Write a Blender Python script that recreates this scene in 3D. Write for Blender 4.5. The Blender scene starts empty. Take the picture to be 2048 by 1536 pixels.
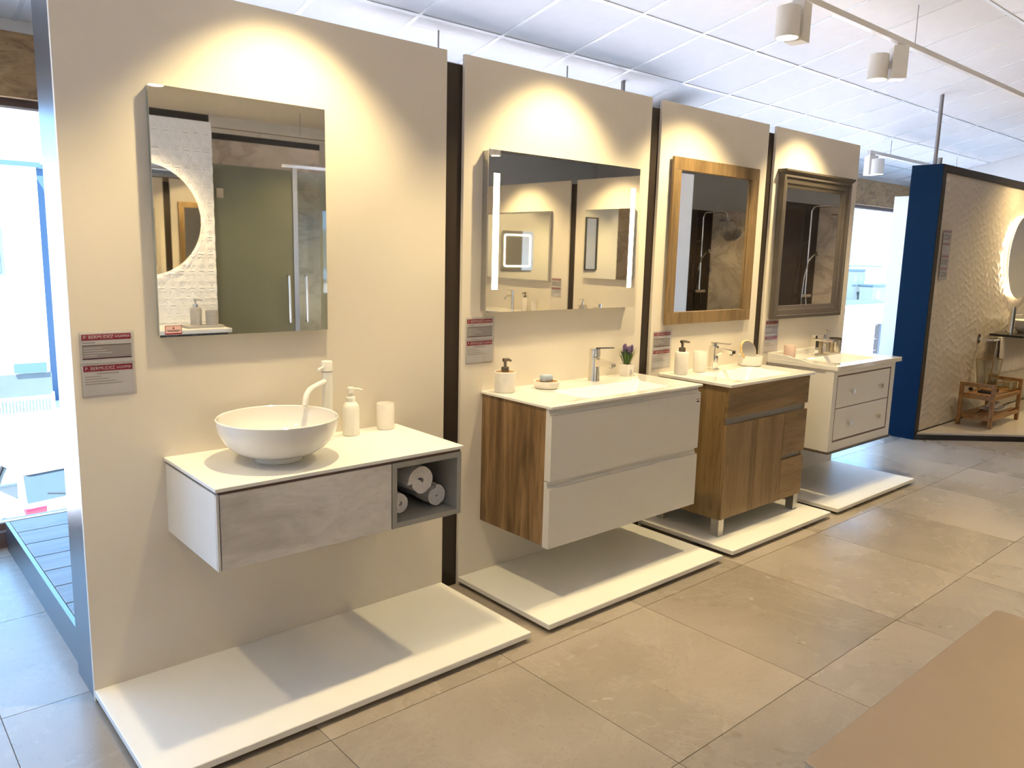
import bpy, bmesh, math, random
from mathutils import Vector, Matrix, noise as mnoise

random.seed(7)
scene = bpy.context.scene
COL = scene.collection
PI = math.pi

# ------------------------------------------------------------------ camera
CAM_LOC = Vector((0.0, -2.92970562, 1.635))
FWD = Vector((0.65182617, 0.7402524, -0.16476961))
RGT = Vector((0.75299872, -0.6575595, 0.02466637))
UPV = Vector((0.09008649, 0.14014949, 0.9860236))
cam_data = bpy.data.cameras.new('camera')
cam_data.sensor_width = 36.0
cam_data.lens = 1574.144 / 2048.0 * 36.0
cam_data.clip_start = 0.05
cam_data.clip_end = 400
cam = bpy.data.objects.new('camera', cam_data)
COL.objects.link(cam)
cam.matrix_world = Matrix(((RGT.x, UPV.x, -FWD.x, CAM_LOC.x),
                           (RGT.y, UPV.y, -FWD.y, CAM_LOC.y),
                           (RGT.z, UPV.z, -FWD.z, CAM_LOC.z),
                           (0, 0, 0, 1)))
scene.camera = cam

# ------------------------------------------------------------------ sky, sun, exposure
WORLD_COL = (0.28, 0.56, 1.0)
WORLD_STR = 5.8
SUN_STR = 34.0
SPOT_W = 90.0
FILL_W = 85.0
WARM = (1.0, 0.78, 0.39)
world = bpy.data.worlds.new('sky')
scene.world = world
world.use_nodes = True
bg = world.node_tree.nodes['Background']
bg.inputs[0].default_value = (*WORLD_COL, 1)
bg.inputs[1].default_value = WORLD_STR
sun_d = bpy.data.lights.new('sun', 'SUN')
sun_d.energy = SUN_STR
sun_d.angle = 0.02
sun_d.color = (1.0, 0.89, 0.80)
sun = bpy.data.objects.new('sun', sun_d)
COL.objects.link(sun)
sun.location = (0, -20, 20)
sun.rotation_euler = (math.radians(34), 0, math.radians(-50))   # from behind the shop, high above its roof
vs = scene.view_settings
scene.display_settings.display_device = 'sRGB'
vs.view_transform = 'Standard'
vs.look = 'None'
vs.exposure = 0.32
vs.gamma = 1.0
vs.use_curve_mapping = False

# ------------------------------------------------------------------ materials
MATS = {}


def nodes_of(name):
    m = bpy.data.materials.new(name)
    m.use_nodes = True
    nt = m.node_tree
    b = nt.nodes['Principled BSDF']
    return m, nt, b


def ramp(nt, fac, stops):
    r = nt.nodes.new('ShaderNodeValToRGB')
    e = r.color_ramp.elements
    e[0].position, e[0].color = stops[0][0], (*stops[0][1], 1)
    e[1].position, e[1].color = stops[-1][0], (*stops[-1][1], 1)
    for p, c in stops[1:-1]:
        n = e.new(p)
        n.color = (*c, 1)
    nt.links.new(fac, r.inputs[0])
    return r.outputs[0]


def coords(nt, scale=(1, 1, 1), rot=(0, 0, 0), rnd=False):
    g = nt.nodes.new('ShaderNodeNewGeometry')
    mp = nt.nodes.new('ShaderNodeMapping')
    mp.inputs['Scale'].default_value = scale
    mp.inputs['Rotation'].default_value = rot
    nt.links.new(g.outputs['Position'], mp.inputs[0])
    if rnd:
        oi = nt.nodes.new('ShaderNodeObjectInfo')
        mu = nt.nodes.new('ShaderNodeMath')
        mu.operation = 'MULTIPLY'
        mu.inputs[1].default_value = 37.0
        nt.links.new(oi.outputs['Random'], mu.inputs[0])
        nt.links.new(mu.outputs[0], mp.inputs['Location'])
    return mp.outputs[0]


def noise(nt, vec, scale, detail=4, rough=0.55, dist=0.0):
    n = nt.nodes.new('ShaderNodeTexNoise')
    n.inputs['Scale'].default_value = scale
    n.inputs['Detail'].default_value = detail
    n.inputs['Roughness'].default_value = rough
    n.inputs['Distortion'].default_value = dist
    nt.links.new(vec, n.inputs['Vector'])
    return n.outputs[0]


def mixc(nt, a, b, fac, mode='MIX'):
    m = nt.nodes.new('ShaderNodeMix')
    m.data_type = 'RGBA'
    m.blend_type = mode
    for sock, v in ((m.inputs[6], a), (m.inputs[7], b)):
        if isinstance(v, tuple):
            sock.default_value = (*v, 1)
        else:
            nt.links.new(v, sock)
    if isinstance(fac, (int, float)):
        m.inputs[0].default_value = fac
    else:
        nt.links.new(fac, m.inputs[0])
    return m.outputs[2]


def bumpn(nt, b, h, strength=0.2, dist=0.01):
    bp = nt.nodes.new('ShaderNodeBump')
    bp.inputs['Strength'].default_value = strength
    bp.inputs['Distance'].default_value = dist
    nt.links.new(h, bp.inputs['Height'])
    nt.links.new(bp.outputs[0], b.inputs['Normal'])


def M(name, col, rough=0.5, metal=0.0, var=0.06, vscale=6.0, bump=0.0, bscale=200.0, coat=0.0, emit=0.0, spec=0.5):
    if name in MATS:
        return MATS[name]
    m, nt, b = nodes_of(name)
    v = coords(nt)
    n = noise(nt, v, vscale, 3)
    dark = tuple(c * (1 - var) for c in col)
    c = ramp(nt, n, [(0.3, dark), (0.7, col)])
    nt.links.new(c, b.inputs['Base Color'])
    b.inputs['Roughness'].default_value = rough
    b.inputs['Metallic'].default_value = metal
    b.inputs['Specular IOR Level'].default_value = spec
    if coat:
        b.inputs['Coat Weight'].default_value = coat
        b.inputs['Coat Roughness'].default_value = 0.08
    if bump:
        bumpn(nt, b, noise(nt, v, bscale, 2), bump, 0.002)
    if emit:
        b.inputs['Emission Color'].default_value = (*col, 1)
        b.inputs['Emission Strength'].default_value = emit
    MATS[name] = m
    return m


def wood(name, c0, c1, c2, axis='z', across=9.0, rough=0.45, knots=False, fine=60.0):
    m, nt, b = nodes_of(name)
    s = {'z': (1, 1, 0.09), 'x': (0.09, 1, 1), 'y': (1, 0.09, 1)}[axis]
    v = coords(nt, s, rnd=True)
    n1 = noise(nt, v, across, 4, 0.6, 0.6)
    n2 = noise(nt, v, fine, 3, 0.6)
    col = ramp(nt, n1, [(0.30, c0), (0.47, c1), (0.60, c2), (0.72, c1)])
    col2 = mixc(nt, col, tuple(x * 0.55 for x in c0), ramp(nt, n2, [(0.52, (0, 0, 0)), (0.80, (0.75, 0.75, 0.75))]))
    if knots:
        vk = coords(nt, (1, 1, 0.55))
        vo = nt.nodes.new('ShaderNodeTexVoronoi')
        vo.inputs['Scale'].default_value = 4.3
        nt.links.new(vk, vo.inputs['Vector'])
        kf = ramp(nt, vo.outputs['Distance'], [(0.0, (1, 1, 1)), (0.10, (0.35, 0.35, 0.35)), (0.2, (0, 0, 0))])
        col2 = mixc(nt, col2, (0.05, 0.025, 0.012), kf)
    nt.links.new(col2, b.inputs['Base Color'])
    b.inputs['Roughness'].default_value = rough
    bumpn(nt, b, n2, 0.08, 0.002)
    MATS[name] = m
    return m


def glass_pane(name, tint=(0.93, 0.97, 0.97), refl=0.09):
    m = bpy.data.materials.new(name)
    m.use_nodes = True
    nt = m.node_tree
    nt.nodes.clear()
    out = nt.nodes.new('ShaderNodeOutputMaterial')
    tr = nt.nodes.new('ShaderNodeBsdfTransparent')
    tr.inputs[0].default_value = (*tint, 1)
    gl = nt.nodes.new('ShaderNodeBsdfGlossy')
    gl.inputs['Roughness'].default_value = 0.02
    ge = nt.nodes.new('ShaderNodeNewGeometry')
    dt = nt.nodes.new('ShaderNodeVectorMath')
    dt.operation = 'DOT_PRODUCT'
    nt.links.new(ge.outputs['Incoming'], dt.inputs[0])
    nt.links.new(ge.outputs['Normal'], dt.inputs[1])
    prev = dt.outputs['Value']
    for op, val in (('ABSOLUTE', None), ('SUBTRACT', 1.0), ('POWER', 5.0), ('MULTIPLY_ADD', 0.85)):   # reflectance grows towards grazing angles, alike on both faces
        mt = nt.nodes.new('ShaderNodeMath')
        mt.operation = op
        if op == 'SUBTRACT':
            mt.inputs[0].default_value = val
            nt.links.new(prev, mt.inputs[1])
        else:
            nt.links.new(prev, mt.inputs[0])
            if val is not None:
                mt.inputs[1].default_value = val
            if op == 'MULTIPLY_ADD':
                mt.inputs[2].default_value = refl * 0.4
        prev = mt.outputs[0]
    mx = nt.nodes.new('ShaderNodeMixShader')
    nt.links.new(prev, mx.inputs[0])
    nt.links.new(tr.outputs[0], mx.inputs[1])
    nt.links.new(gl.outputs[0], mx.inputs[2])
    nt.links.new(mx.outputs[0], out.inputs[0])
    MATS[name] = m
    return m


def emis(name, col, s):
    m = bpy.data.materials.new(name)
    m.use_nodes = True
    nt = m.node_tree
    b = nt.nodes['Principled BSDF']
    b.inputs['Base Color'].default_value = (*col, 1)
    b.inputs['Emission Color'].default_value = (*col, 1)
    b.inputs['Emission Strength'].default_value = s
    MATS[name] = m
    return m


M('cream_board', (0.71, 0.655, 0.585), 0.42, var=0.03, vscale=3)
M('board_edge', (0.82, 0.79, 0.73), 0.45)
M('white_lacquer', (0.78, 0.77, 0.75), 0.28, var=0.02)
M('white_gloss', (0.68, 0.67, 0.655), 0.12, var=0.02, coat=0.5)
M('white_matte', (0.82, 0.81, 0.78), 0.5, var=0.02)
M('ceramic', (0.84, 0.82, 0.79), 0.10, var=0.02, coat=0.6)
M('ceramic_matte', (0.80, 0.77, 0.73), 0.45, var=0.05, vscale=40)
M('stoneware', (0.62, 0.57, 0.52), 0.5, var=0.10, vscale=90)
M('dark_brown', (0.022, 0.013, 0.009), 0.5)
M('navy_metal', (0.016, 0.055, 0.12), 0.30, var=0.05, coat=0.3)
M('blue_panel', (0.003, 0.017, 0.042), 0.6, var=0.08, spec=0.06)
M('black_metal', (0.018, 0.013, 0.010), 0.45)
M('chrome', (0.80, 0.78, 0.74), 0.07, 1.0, var=0.02)
M('brushed_steel', (0.55, 0.54, 0.52), 0.32, 1.0, var=0.1, vscale=60)
M('bronze', (0.20, 0.17, 0.14), 0.35, 0.9)
M('mirror_silver', (0.86, 0.84, 0.78), 0.015, 1.0, var=0.0)
M('mirror_edge', (0.45, 0.50, 0.48), 0.2, 0.4)
M('grey_carcass', (0.34, 0.335, 0.31), 0.55, var=0.06)
M('line_brown', (0.14, 0.085, 0.07), 0.5)
M('taupe_frame', (0.098, 0.083, 0.074), 0.35, var=0.10, vscale=20)
M('table_beige', (0.40, 0.30, 0.20), 0.55, var=0.04)
M('table_edge', (0.55, 0.55, 0.56), 0.4)
M('lamp_white', (0.80, 0.77, 0.72), 0.35)
M('wire_grey', (0.30, 0.28, 0.28), 0.4, 0.6)
M('ceiling_white', (0.88, 0.86, 0.86), 0.7, var=0.03, vscale=12, bump=0.15, bscale=260)
M('ceiling_grid', (0.86, 0.86, 0.86), 0.25)
M('wall_white', (0.78, 0.775, 0.76), 0.7, var=0.03)
M('frame_brown', (0.16, 0.11, 0.10), 0.4)
M('frame_white', (0.75, 0.78, 0.82), 0.35)
M('grout', (0.23, 0.195, 0.16), 0.8)
M('card_white', (0.74, 0.72, 0.73), 0.35)
M('card_red', (0.36, 0.012, 0.035), 0.35)
M('card_dark', (0.10, 0.01, 0.02), 0.4)
M('card_grey', (0.42, 0.39, 0.39), 0.5)
M('lettering', (0.85, 0.78, 0.78), 0.4)
M('label_pink', (0.80, 0.55, 0.50), 0.5)
M('soap_blue', (0.42, 0.52, 0.66), 0.4)
M('leaf_green', (0.06, 0.13, 0.025), 0.6, var=0.3, vscale=80)
M('lavender', (0.12, 0.07, 0.20), 0.6, var=0.3, vscale=120)
M('soil', (0.03, 0.02, 0.012), 0.9)
M('candle_pink', (0.62, 0.47, 0.42), 0.5)
M('silver_glass', (0.66, 0.58, 0.46), 0.16, 0.9, var=0.25, vscale=30)
M('towel_white', (0.76, 0.73, 0.73), 0.95, var=0.12, vscale=90, bump=0.9, bscale=420)
M('towel_linen', (0.66, 0.60, 0.56), 0.9, var=0.1, vscale=60, bump=0.5, bscale=300)
M('bath_dark', (0.025, 0.018, 0.016), 0.25)
M('ribbed_grey', (0.11, 0.11, 0.105), 0.5)
M('concrete_grey', (0.46, 0.43, 0.39), 0.6, var=0.12, vscale=30)
M('facade_white', (0.80, 0.80, 0.78), 0.8, var=0.02, vscale=0.4)
M('facade_blue', (0.035, 0.080, 0.14), 0.8, var=0.04, vscale=0.4)  # holds the side wall's shade; parapets and a sign share it
M('facade_cool', (0.085, 0.125, 0.14), 0.8, var=0.04, vscale=0.4)
M('facade_grey', (0.060, 0.088, 0.098), 0.85, var=0.10, vscale=1.2)
M('far_window', (0.10, 0.20, 0.30), 0.3)
M('fence_white', (0.85, 0.85, 0.85), 0.5)
M('car_white', (0.72, 0.76, 0.78), 0.22, coat=0.6, var=0.01)
M('car_glass', (0.035, 0.05, 0.06), 0.06, coat=0.4)
M('car_red', (0.35, 0.012, 0.03), 0.2)
M('car_black', (0.012, 0.012, 0.014), 0.5)
M('plate', (0.7, 0.74, 0.76), 0.4)
M('amber_oil', (0.32, 0.16, 0.03), 0.3)
M('brass', (0.42, 0.27, 0.10), 0.3, 0.9)
M('wave_tile', (0.66, 0.57, 0.46), 0.22, var=0.04, vscale=2.0, coat=0.3)
M('relief_white', (0.80, 0.79, 0.78), 0.35)
M('booth_dark', (0.028, 0.016, 0.010), 0.16)
wood('walnut', (0.080, 0.043, 0.020), (0.20, 0.115, 0.052), (0.33, 0.205, 0.10), 'z', 11.0, 0.42, True)
wood('oak', (0.165, 0.098, 0.042), (0.245, 0.155, 0.070), (0.31, 0.205, 0.100), 'z', 10.0, 0.45, False, 85)
wood('oak_x', (0.165, 0.098, 0.042), (0.245, 0.155, 0.070), (0.31, 0.205, 0.100), 'x', 10.0, 0.45, False, 85)
wood('oak_frame', (0.125, 0.078, 0.036), (0.185, 0.120, 0.056), (0.235, 0.158, 0.078), 'z', 10.0, 0.45, False, 85)
wood('teak', (0.20, 0.085, 0.022), (0.30, 0.14, 0.04), (0.36, 0.19, 0.07), 'x', 14.0, 0.4)
wood('pale_wood', (0.50, 0.33, 0.13), (0.62, 0.43, 0.19), (0.68, 0.5, 0.25), 'x', 20.0, 0.45)
wood('deck_plank', (0.105, 0.088, 0.078), (0.145, 0.122, 0.11), (0.18, 0.155, 0.143), 'x', 7.0, 0.4)
glass_pane('window_glass', (0.95, 0.98, 0.98), 0.05)
glass_pane('shower_glass', (0.86, 0.90, 0.86), 0.16)
glass_pane('sleeve_film', (0.94, 0.94, 0.95), 0.10)
glass_pane('clear_glass', (0.90, 0.88, 0.82), 0.2)
emis('lamp_lens', (1.0, 0.86, 0.62), 25.0)
emis('led_white', (1.0, 0.90, 0.72), 7.0)
emis('led_warm', (1.0, 0.80, 0.52), 9.0)


def stone_mat():
    m, nt, b = nodes_of('floor_stone')
    v = coords(nt, rnd=True)
    n1 = noise(nt, v, 1.4, 5, 0.5, 0.5)
    n2 = noise(nt, v, 60, 3, 0.7)
    n3 = noise(nt, v, 0.9, 8, 0.7, 1.2)
    base = ramp(nt, n1, [(0.25, (0.262, 0.222, 0.182)), (0.5, (0.322, 0.276, 0.228)), (0.72, (0.39, 0.338, 0.285))])
    vein = ramp(nt, n3, [(0.482, (0, 0, 0)), (0.50, (0.32, 0.32, 0.32)), (0.518, (0, 0, 0))])
    c = mixc(nt, base, (0.42, 0.37, 0.31), vein)
    c = mixc(nt, c, (0.17, 0.14, 0.115), ramp(nt, n2, [(0.56, (0, 0, 0)), (0.75, (0.35, 0.35, 0.35))]))
    oi = nt.nodes.new('ShaderNodeObjectInfo')
    c = mixc(nt, c, ramp(nt, oi.outputs['Random'], [(0, (0.95, 0.95, 0.95)), (1, (1.12, 1.12, 1.12))]), 1.0, 'MULTIPLY')
    nt.links.new(c, b.inputs['Base Color'])
    rr = ramp(nt, n1, [(0.3, (0.22, 0.22, 0.22)), (0.7, (0.34, 0.34, 0.34))])
    nt.links.new(rr, b.inputs['Roughness'])
    bumpn(nt, b, n2, 0.10, 0.004)
    MATS['floor_stone'] = m


def laminate_mat():
    m, nt, b = nodes_of('stone_laminate')
    v = coords(nt, (1.0, 1.0, 3.0), (0, 0.12, 0))
    n1 = noise(nt, v, 3.2, 7, 0.62, 0.8)
    n2 = noise(nt, v, 24, 4, 0.65)
    c = ramp(nt, n1, [(0.30, (0.47, 0.44, 0.415)), (0.5, (0.64, 0.605, 0.575)), (0.68, (0.75, 0.715, 0.68))])
    c = mixc(nt, c, (0.54, 0.50, 0.465), ramp(nt, n2, [(0.5, (0, 0, 0)), (0.75, (0.6, 0.6, 0.6))]))
    nt.links.new(c, b.inputs['Base Color'])
    b.inputs['Roughness'].default_value = 0.5
    MATS['stone_laminate'] = m


def osb_mat():
    m, nt, b = nodes_of('strand_board')
    v = coords(nt, (1.0, 1.0, 2.6))
    n1 = noise(nt, v, 5.0, 5, 0.6, 1.5)
    n2 = noise(nt, v, 22, 3, 0.6, 0.8)
    c = ramp(nt, n1, [(0.3, (0.20, 0.115, 0.05)), (0.5, (0.36, 0.22, 0.095)), (0.7, (0.46, 0.30, 0.14))])
    c = mixc(nt, c, (0.10, 0.05, 0.02), ramp(nt, n2, [(0.62, (0, 0, 0)), (0.72, (0.8, 0.8, 0.8))]))
    nt.links.new(c, b.inputs['Base Color'])
    b.inputs['Roughness'].default_value = 0.6
    MATS['strand_board'] = m


def marble_mat():
    m, nt, b = nodes_of('marble_tile')
    v = coords(nt, (1, 1, 1.6), (0.3, 0.4, 0))
    n1 = noise(nt, v, 1.1, 9, 0.62, 1.4)
    n2 = noise(nt, v, 2.2, 5, 0.6)
    c = ramp(nt, n2, [(0.3, (0.50, 0.41, 0.32)), (0.7, (0.66, 0.56, 0.46))])
    c = mixc(nt, c, (0.30, 0.23, 0.17), ramp(nt, n1, [(0.44, (0, 0, 0)), (0.5, (0.5, 0.5, 0.5)), (0.56, (0, 0, 0))]))
    nt.links.new(c, b.inputs['Base Color'])
    b.inputs['Roughness'].default_value = 0.15
    MATS['marble_tile'] = m


def frost_mat():
    m, nt, b = nodes_of('frosted_glass')
    v = coords(nt)
    c = ramp(nt, noise(nt, v, 1.5, 2), [(0.3, (0.27, 0.285, 0.22)), (0.7, (0.33, 0.34, 0.27))])
    nt.links.new(c, b.inputs['Base Color'])
    b.inputs['Transmission Weight'].default_value = 0.55
    b.inputs['Roughness'].default_value = 0.45
    b.inputs['IOR'].default_value = 1.1
    MATS['frosted_glass'] = m


def paving_mat():
    m, nt, b = nodes_of('street_paving')
    v = coords(nt, (1, 1, 1), (0, 0, 0.35))
    br = nt.nodes.new('ShaderNodeTexBrick')
    br.inputs['Scale'].default_value = 2.2
    br.inputs['Color1'].default_value = (0.58, 0.53, 0.53, 1)
    br.inputs['Color2'].default_value = (0.66, 0.60, 0.60, 1)
    br.inputs['Mortar'].default_value = (0.42, 0.38, 0.40, 1)
    nt.links.new(v, br.inputs['Vector'])
    nt.links.new(br.outputs[0], b.inputs['Base Color'])
    b.inputs['Roughness'].default_value = 0.8
    MATS['street_paving'] = m


for fn in (stone_mat, laminate_mat, osb_mat, marble_mat, frost_mat, paving_mat):
    fn()

# ------------------------------------------------------------------ helpers
ORI = {}


def tag(o, label=None, cat=None, group=None, kind=None):
    for k, v in (('label', label), ('category', cat), ('group', group), ('kind', kind)):
        if v:
            o[k] = v
    return o


def thing(name, loc, label, cat, group=None, kind=None):
    o = bpy.data.objects.new(name, None)
    o.empty_display_size = 0.05
    o.location = loc
    COL.objects.link(o)
    ORI[o.name] = Vector(loc)
    return tag(o, label, cat, group, kind)


def obj(name, bm, mat, parent=None, smooth=False, label=None, cat=None, group=None, kind=None, keep=False):
    """bm is given in world coordinates; it becomes ONE mesh object."""
    me = bpy.data.meshes.new(name)
    bmesh.ops.recalc_face_normals(bm, faces=bm.faces)
    if parent is not None:
        off = ORI[parent.name]
    elif keep:
        off = Vector((0, 0, 0))
    else:
        xs = [v.co.x for v in bm.verts]
        ys = [v.co.y for v in bm.verts]
        off = Vector(((min(xs) + max(xs)) / 2, (min(ys) + max(ys)) / 2, min(v.co.z for v in bm.verts)))
    bmesh.ops.translate(bm, vec=-off, verts=bm.verts)
    if smooth:
        for f in bm.faces:
            f.smooth = True
    bm.to_mesh(me)
    bm.free()
    me.materials.append(MATS[mat])
    o = bpy.data.objects.new(name, me)
    COL.objects.link(o)
    ORI[o.name] = off
    if smooth:
        try:
            me.set_sharp_from_angle(angle=math.radians(38))
        except Exception:
            pass
    if parent is not None:
        o.parent = parent
        pp = parent
        if pp.type == 'MESH' or pp.type == 'EMPTY':
            o.location = (0, 0, 0)
    else:
        o.location = off
    return tag(o, label, cat, group, kind)


def dup(root, loc, rotz=None, label=None, group=None):
    def cp(o, par):
        c = o.copy()
        COL.objects.link(c)
        c.parent = par
        ORI[c.name] = ORI.get(o.name, Vector())
        for ch in list(o.children):
            if ch.type != 'LIGHT':
                cp(ch, c)
        return c
    r = cp(root, None)
    r.location = loc
    if rotz is not None:
        r.rotation_euler = (0, 0, rotz)
    if label:
        r['label'] = label
    if group:
        r['group'] = group
    return r


def nb():
    return bmesh.new()


def abox(bm, x0, x1, y0, y1, z0, z1, bev=0.0, seg=2):
    vs_ = [bm.verts.new((x, y, z)) for x in (x0, x1) for y in (y0, y1) for z in (z0, z1)]
    idx = [(0, 1, 3, 2), (4, 6, 7, 5), (0, 4, 5, 1), (2, 3, 7, 6), (0, 2, 6, 4), (1, 5, 7, 3)]
    fs = [bm.faces.new([vs_[i] for i in q]) for q in idx]
    if bev > 0:
        es = list({e for f in fs for e in f.edges})
        bmesh.ops.bevel(bm, geom=es, offset=bev, segments=seg, affect='EDGES', profile=0.5)
    return bm


def box(*a, **k):
    return abox(nb(), *a, **k)


def boxes(*lst, bev=0.0):
    bm = nb()
    for b in lst:
        abox(bm, *b, bev=bev, seg=1)
    return bm


def alathe(bm, prof, c, n=40, closed=False):
    rings = []
    for r, z in prof:
        if r < 1e-5:
            rings.append([bm.verts.new((c[0], c[1], c[2] + z))])
        else:
            rings.append([bm.verts.new((c[0] + r * math.cos(2 * PI * i / n), c[1] + r * math.sin(2 * PI * i / n), c[2] + z)) for i in range(n)])
    pairs = list(zip(rings[:-1], rings[1:]))
    if closed:
        pairs.append((rings[-1], rings[0]))
    for a, b in pairs:
        for i in range(n):
            j = (i + 1) % n
            if len(a) == 1 and len(b) == 1:
                continue
            if len(a) == 1:
                bm.faces.new((a[0], b[i], b[j]))
            elif len(b) == 1:
                bm.faces.new((a[i], a[j], b[0]))
            else:
                bm.faces.new((a[i], a[j], b[j], b[i]))
    return bm


def lathe(prof, c, n=40, closed=False):
    return alathe(nb(), prof, c, n, closed)


def atube(bm, pts, rad, n=12, cap=True):
    pts = [Vector(p) for p in pts]
    if not isinstance(rad, (list, tuple)):
        rad = [rad] * len(pts)
    rings = []
    nrm = None
    for i, p in enumerate(pts):
        if i == 0:
            t = pts[1] - pts[0]
        elif i == len(pts) - 1:
            t = pts[-1] - pts[-2]
        else:
            t = (pts[i + 1] - p).normalized() + (p - pts[i - 1]).normalized()
        t.normalize()
        if nrm is None:
            nrm = t.orthogonal().normalized()
        nrm = (nrm - t * nrm.dot(t))
        if nrm.length < 1e-6:
            nrm = t.orthogonal()
        nrm.normalize()
        bn = t.cross(nrm)
        rings.append([bm.verts.new(p + (nrm * math.cos(2 * PI * k / n) + bn * math.sin(2 * PI * k / n)) * rad[i]) for k in range(n)])
    for a, b in zip(rings[:-1], rings[1:]):
        for i in range(n):
            j = (i + 1) % n
            bm.faces.new((a[i], a[j], b[j], b[i]))
    if cap:
        bm.faces.new(list(reversed(rings[0])))
        bm.faces.new(rings[-1])
    return bm


def tube(pts, rad, n=12, cap=True):
    return atube(nb(), pts, rad, n, cap)


def arc(c, r, a0, a1, n, plane='xz'):
    out = []
    for i in range(n + 1):
        a = a0 + (a1 - a0) * i / n
        u, v = r * math.cos(a), r * math.sin(a)
        out.append((c[0] + u, c[1], c[2] + v) if plane == 'xz' else ((c[0], c[1] + u, c[2] + v) if plane == 'yz' else (c[0] + u, c[1] + v, c[2])))
    return out


def aprism(bm, poly, axis, a0, a1):
    """extrude a 2D polygon along an axis; poly in the remaining two coordinates (in xyz order)"""
    def pt(p, a):
        return {'x': (a, p[0], p[1]), 'y': (p[0], a, p[1]), 'z': (p[0], p[1], a)}[axis]
    A = [bm.verts.new(pt(p, a0)) for p in poly]
    B = [bm.verts.new(pt(p, a1)) for p in poly]
    n = len(poly)
    bm.faces.new(A)
    bm.faces.new(list(reversed(B)))
    for i in range(n):
        j = (i + 1) % n
        bm.faces.new((A[i], B[i], B[j], A[j]))
    return bm


def prism(poly, axis, a0, a1):
    return aprism(nb(), poly, axis, a0, a1)


def rrect(x0, x1, z0, z1, r, n=6):
    out = []
    for cx, cz, a in ((x1 - r, z1 - r, 0), (x0 + r, z1 - r, PI / 2), (x0 + r, z0 + r, PI), (x1 - r, z0 + r, 1.5 * PI)):
        for i in range(n + 1):
            t = a + PI / 2 * i / n
            out.append((cx + r * math.cos(t), cz + r * math.sin(t)))
    return out


def ring_prism(outer, inner, y0, y1):
    """frame between two equal-length loops in xz, extruded in y"""
    bm = nb()
    n = len(outer)
    vv = [[bm.verts.new((p[0], y, p[1])) for p in lp] for lp in (outer, inner) for y in (y0, y1)]
    of, ob, inf, inb = vv
    for i in range(n):
        j = (i + 1) % n
        bm.faces.new((of[i], of[j], inf[j], inf[i]))
        bm.faces.new((ob[j], ob[i], inb[i], inb[j]))
        bm.faces.new((of[j], of[i], ob[i], ob[j]))
        bm.faces.new((inf[i], inf[j], inb[j], inb[i]))
    return bm


TEXT_CACHE = {}


def text_bm(s, size, x, y, z, width=None):
    """flat lettering in the xz plane at depth y, facing -y; x,z = lower-left corner"""
    cu = bpy.data.curves.new('lettering', 'FONT')
    cu.body = s
    cu.size = size
    cu.extrude = 0.0
    cu.resolution_u = 2
    to = bpy.data.objects.new('lettering_tmp', cu)
    COL.objects.link(to)
    dg = bpy.context.evaluated_depsgraph_get()
    dg.update()
    me = bpy.data.meshes.new_from_object(to.evaluated_get(dg))
    bm = nb()
    bm.from_mesh(me)
    bpy.data.objects.remove(to)
    bpy.data.curves.remove(cu)
    bpy.data.meshes.remove(me)
    mx = max(v.co.x for v in bm.verts)
    k = (width / mx) if width else 1.0
    for v in bm.verts:
        v.co = Vector((x + v.co.x * k, y, z + v.co.y))
    return bm


def ceil_z(y):
    return 3.1334 - 0.217 * y if y > -0.83 else 3.3135

# ------------------------------------------------------------------ shell of the shop
X0, X1, Y0, Y1 = -4.0, 11.57, -8.0, 1.92

floor = obj('floor', box(X0 - 0.2, X1 + 0.2, Y0 - 0.2, Y1 + 0.1, -0.25, -0.004), 'grout', keep=True, kind='structure')
TP, GAP = 0.82, 0.003
full_me = None


def tile_mesh(w, d):
    bm = box(-w / 2, w / 2, -d / 2, d / 2, -0.010, 0.0)
    me = bpy.data.meshes.new('floor_tile')
    bmesh.ops.recalc_face_normals(bm, faces=bm.faces)
    bm.to_mesh(me)
    bm.free()
    me.materials.append(MATS['floor_stone'])
    return me


kx = math.floor((X0 - 0.34) / TP)
while 0.34 + kx * TP < X1:
    ky = math.floor((Y0 - 0.085) / TP)
    while 0.085 + ky * TP < Y1:
        a0, a1 = max(X0, 0.34 + kx * TP), min(X1, 0.34 + (kx + 1) * TP)
        b0, b1 = max(Y0, 0.085 + ky * TP), min(Y1, 0.085 + (ky + 1) * TP)
        w, d = a1 - a0 - GAP, b1 - b0 - GAP
        if w > 0.02 and d > 0.02:
            whole = abs(w - (TP - GAP)) < 1e-4 and abs(d - (TP - GAP)) < 1e-4
            if whole:
                if full_me is None:
                    full_me = tile_mesh(w, d)
                me = full_me
            else:
                me = tile_mesh(w, d)
            o = bpy.data.objects.new('floor_tile', me)
            o.location = ((a0 + a1) / 2, (b0 + b1) / 2, 0)
            COL.objects.link(o)
            o.parent = floor
        ky += 1
    kx += 1

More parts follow.
